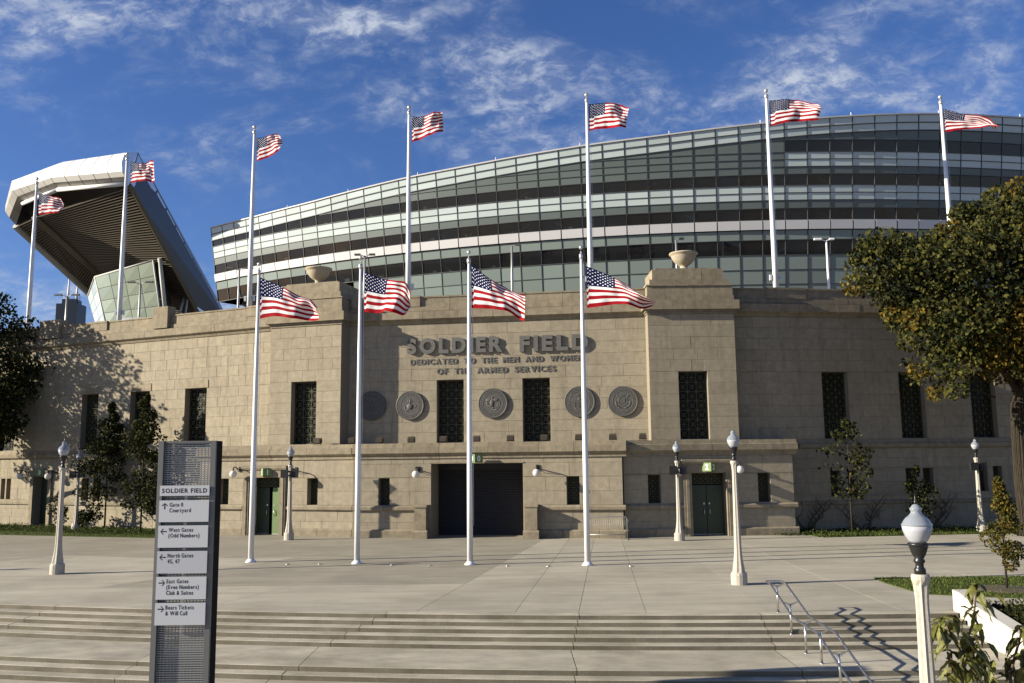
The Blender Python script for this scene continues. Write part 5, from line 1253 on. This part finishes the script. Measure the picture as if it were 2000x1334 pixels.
# shade tree at the far left edge (casts its shadow over the left wall)
rnd = random.Random(12)
lt = thing('shade_tree', 'dark leafy tree entering the picture at the left edge', 'tree', (-35.6, 55.6, 0))
tm = MB(); tips = []
tm.tube([(0, 0, -.1), (.05, 0, .4), (.1, .05, 2.2), (.15, .1, 3.8)], [.42, .30, .25, .23], 10)
for d, L_ in (((.75, .1, .8), 3.6), ((-.5, .2, .9), 3.4), ((.15, -.5, 1), 4.0), ((.35, .4, 1.2), 4.2), ((1.0, -.2, .35), 3.3), ((-.9, -.3, .5), 3.0)):
    limb(tm, V((.12, .08, 3.5 + rnd.uniform(-.5, .3))), d, L_, .15, 3, rnd, tips, .22, (2, 3), .66, .25)
tm.build('trunk', 'bark', lt)
lm = MB()
for p, dep in tips:
    if dep > 1 and rnd.random() < .6: continue
    if p.z < 5.2 and p.x < .4 : continue
    leaves(lm, p, (1.0, 1.0, .6), 80, .21, rnd, (0, 0, 1))
for k in range(130):
    a = rnd.uniform(0, 6.28); rr = 5.0 * sqrt(rnd.random()); z = rnd.uniform(5.5, 14.5); lim = 5.6 * sqrt(max(0.05, 1 - ((z - 9.2) / 5.6) ** 2)); rr = min(rr, lim)
    if z < 8.5 and cos(a) * rr < 1.0: continue
    leaves(lm, (cos(a) * rr, sin(a) * rr, z), (1.15, 1.15, .8), 150, .22, rnd, (0, 0, 1))
lm.build('crown', ['leafdark', 'leafgreen'], lt)
# slim wall-side trees
def slim(x, y, h, w, label, seed, mats, n=900, leaf=.13, base=.9, shape='col', name='young_tree', trunk_r=.055, lean=0):
    rnd = random.Random(seed); t = thing(name, label, 'tree', (x, y, 0)); tm = MB(); tips = []
    tm.tube([(0, 0, -.05), (lean * .3, 0, h * .3), (lean * .6 + rnd.uniform(-.08, .08), 0, h * .6), (lean, rnd.uniform(-.1, .1), h * .96)], [trunk_r, trunk_r * .8, trunk_r * .5, .012], 8)
    lm = MB(); nb = int(h * 7)
    for k in range(nb):
        f = rnd.random(); z = base + (h - base) * f
        r = w * (min(1, (1 - f) * 1.5 + .08) * min(1, f * 5 + .4) if shape == 'col' else sin(pi * min(1, f * .9 + .12)) ** .7) * rnd.uniform(.6, 1.1)
        a = rnd.uniform(0, 6.28); e = V((lean * f + cos(a) * r, sin(a) * r, z + .25 * r)); s = V((lean * f * .9, 0, z - .15))
        tm.tube([s, s.lerp(e, .5) + V((0, 0, .05)), e], [.016, .012, .005], 4)
        leaves(lm, s.lerp(e, .72), (r * .42 + .12, r * .42 + .12, .22 + r * .12), n // nb, leaf, rnd, (0, 0, 1))
    tm.build('trunk', 'bark', t); lm.build('crown', mats, t); return t
slim(-24.0, 53.2, 7.4, 1.6, 'slim dark tree before the left wall, between its two shadowed windows', 3, ['leafdark', 'leafgreen'], 5200, .15, 1.0)
slim(-21.1, 51.3, 7.6, 1.6, 'slim dark tree with thin pale trunk just left of the direction sign', 4, ['leafdark', 'leafgreen'], 5200, .15, 1.0)
slim(13.75, 25.6, 2.95, .52, 'small narrow sapling on the lawn at the right edge', 5, ['leafgreen', 'leafgold'], 3600, .075, .75, trunk_r=.035)
slim(16.6, 44.6, 5.6, 1.25, 'ragged young tree against the shaded right wall, below its first tall window', 6, ['leafdark', 'leafgreen'], 650, .19, 1.7, 'open')
slim(20.1, 44.9, 3.2, .75, 'low bushy shrub against the shaded right wall, behind the nearest lamp globe', 8, ['leafdark', 'leafgreen'], 900, .13, .5, 'open', 'shrub', .03)
slim(-27.6, 54.9, 2.1, .55, 'small shrub by the far left door', 9, ['leafgreen', 'leafdark'], 600, .13, .3, 'open', 'shrub', .03)
slim(-25.2, 53.4, 1.1, .8, 'low spreading shrub at the foot of the left wall', 10, ['leafdark', 'leafgreen'], 700, .13, .15, 'open', 'shrub', .02)
ring = MB(); ring.lathe([(.9, .032), (.7, .05), (.01, .055)], 20, (13.75, 25.6, 0)); tag(ring.build('mulch_bed', 'mulch'), kind='structure')
# bare espaliered stems along the foot of the right wall
rnd = random.Random(77)
for i, (x, lab) in enumerate([(14.9, 'bare branching shrub at the foot of the shaded wall, next to the base block'), (17.8, 'bare branching shrub at the foot of the shaded wall, below the paired windows'), (21.6, 'bare branching shrub at the foot of the shaded wall, left of the lawn lamp post')]):
    y = fw('RW', x - 11.35, -.30).y; t = thing('bare_shrub', lab, 'shrub', (x, y, 0), radians(7.2), 'bare shrubs trained on the right wall'); tm = MB()
    for k in range(5):
        s = rnd.choice((-1, 1)); px, pz = 0, 0; pts = [(0, 0, 0)]
        for j in range(6): px += s * rnd.uniform(.05, .4); pz += rnd.uniform(.08, .45); pts.append((px, rnd.uniform(-.08, .05), pz))
        tm.tube(pts, [.05, .045, .04, .032, .025, .018, .008], 5)
        for q_ in (2, 3, 4): tm.tube([pts[q_], (pts[q_][0] - s * .25, 0, pts[q_][2] + .3), (pts[q_][0] - s * .3, -.05, pts[q_][2] + .6)], [.02, .014, .005], 4)
    tm.build('stems', 'twig', t)
# clipped hedge right of the cheek wall
rnd = random.Random(15); hd = thing('hedge', 'dark clipped hedge behind the white cheek wall', 'hedge', (0, 0, 0)); lm = MB()
q = MB(); q.box(11.35, 15.0, 20.0, 22.5, -.9, .10); q.build('branches', 'leafdark', hd)
for k in range(9000):
    x = rnd.uniform(11.2, 15.1); y = rnd.uniform(19.9, 22.6); z = .12 + rnd.uniform(-.06, .10)
    if rnd.random() < .4: x = 11.3 + rnd.uniform(-.1, .08); z = rnd.uniform(-.5, .15)
    elif rnd.random() < .3: y = 19.95 + rnd.uniform(-.1, .08); z = rnd.uniform(-.5, .15)
    leaves(lm, (x, y, z), (.02, .02, .02), 1, .07, rnd, (0, 0, 1))
lm.build('foliage', ['leafdark', 'leafgreen'], hd)
# foreground leafy shoots
rnd = random.Random(21); fs_ = thing('leafy_shrub', 'leafy shoots with large drooping yellow green leaves in the right foreground', 'shrub', (2.26, 4.5, ZL))
def bigleaf():
    m = MB(); L_ = 1.0
    prof_ = [(0, .015), (.08, .11), (.18, .19), (.24, .21), (.27, .20), (.40, .245), (.43, .235), (.55, .225), (.58, .21), (.70, .155), (.73, .145), (.84, .075), (.93, .03), (1, .0)]
    d = lambda t: -.38 * t * t
    for s in (-1, 1):
        i = len(m.v); nn = len(prof_)
        for a, wa in prof_: m.v += [(a, 0, d(a)), (a - .015, s * wa * .40, d(a) + .05 * wa / .25 + .012 * sin(a * 22)), (a - .04, s * wa * .80, d(a) + .06 * wa / .25 - .03 * sin(a * 17))]
        for k in range(nn - 1):
            for c in range(2):
                q = (i + 3 * k + c, i + 3 * k + 3 + c, i + 3 * k + 4 + c, i + 3 * k + 1 + c); m.f.append(q if s > 0 else tuple(reversed(q))); m.mi.append(0); m.sm.append(True)
    return m.mesh('leaf', 'leafbig')
LM = bigleaf()
stems = [[(0, 0, 0), (.02, .05, 2.0), (-.06, 0, 3.6), (-.10, 0, 4.25), (-.02, 0, 4.45), (.0, -.02, 4.62)], [(.0, 0, .2), (.06, 0, 2.2), (.05, .04, 3.6), (.03, 0, 4.1), (-.12, 0, 4.35), (-.17, 0, 4.46)], [(.05, 0, 0), (.12, -.05, 2.0), (.10, -.04, 3.9), (.14, 0, 4.2), (.22, 0, 4.42)], [(.05, 0, .1), (.2, 0, 2.4), (.26, 0, 3.9), (.24, 0, 4.25), (.30, 0, 4.40)], [(0, .1, 0), (.1, .1, 2.6), (.14, .05, 3.9), (.05, .05, 4.2), (-.02, .02, 4.33)], [(.1, 0, 0), (.3, .1, 2.6), (.36, 0, 4.0), (.34, 0, 4.3)], [(-.05, 0, 0), (-.05, .1, 2.4), (-.12, .05, 3.8), (-.14, .03, 4.12), (-.13, .02, 4.30)], [(.08, .1, 0), (.2, .1, 2.6), (.27, .1, 3.9), (.33, .08, 4.2), (.30, .08, 4.38)]]
stems = [[(x, y, z - .33 if z > 1 else z) for x, y, z in st_] for st_ in stems]
sm = MB()
for st_ in stems: sm.tube(st_, [.016, .012, .009, .007, .005, .004][:len(st_)], 6)
sm.build('stems', 'twig', fs_)
def put_leaf(p, L_, yaw, pitch, roll):
    o = bpy.data.objects.new('leaf', LM); COL.objects.link(o); o.parent = fs_; o.location = p; o.scale = (L_, L_, L_); o.rotation_euler = (roll, pitch, yaw)
for st_ in stems:
    for a, b in zip(st_[2:-1], st_[3:]):
        for k in range(13):
            t = rnd.random(); p = V(a).lerp(V(b), t); yaw = rnd.uniform(0, 6.28)
            put_leaf(p + V((rnd.uniform(-.05, .05), rnd.uniform(-.06, .06), rnd.uniform(-.02, .03))), rnd.uniform(.06, .13), yaw, rnd.uniform(.15, 1.1), rnd.uniform(-.6, .6))
    for k in range(4): put_leaf(V(st_[-1]), rnd.uniform(.07, .11), rnd.uniform(0, 6.28), rnd.uniform(-.3, .9), rnd.uniform(-.4, .4))
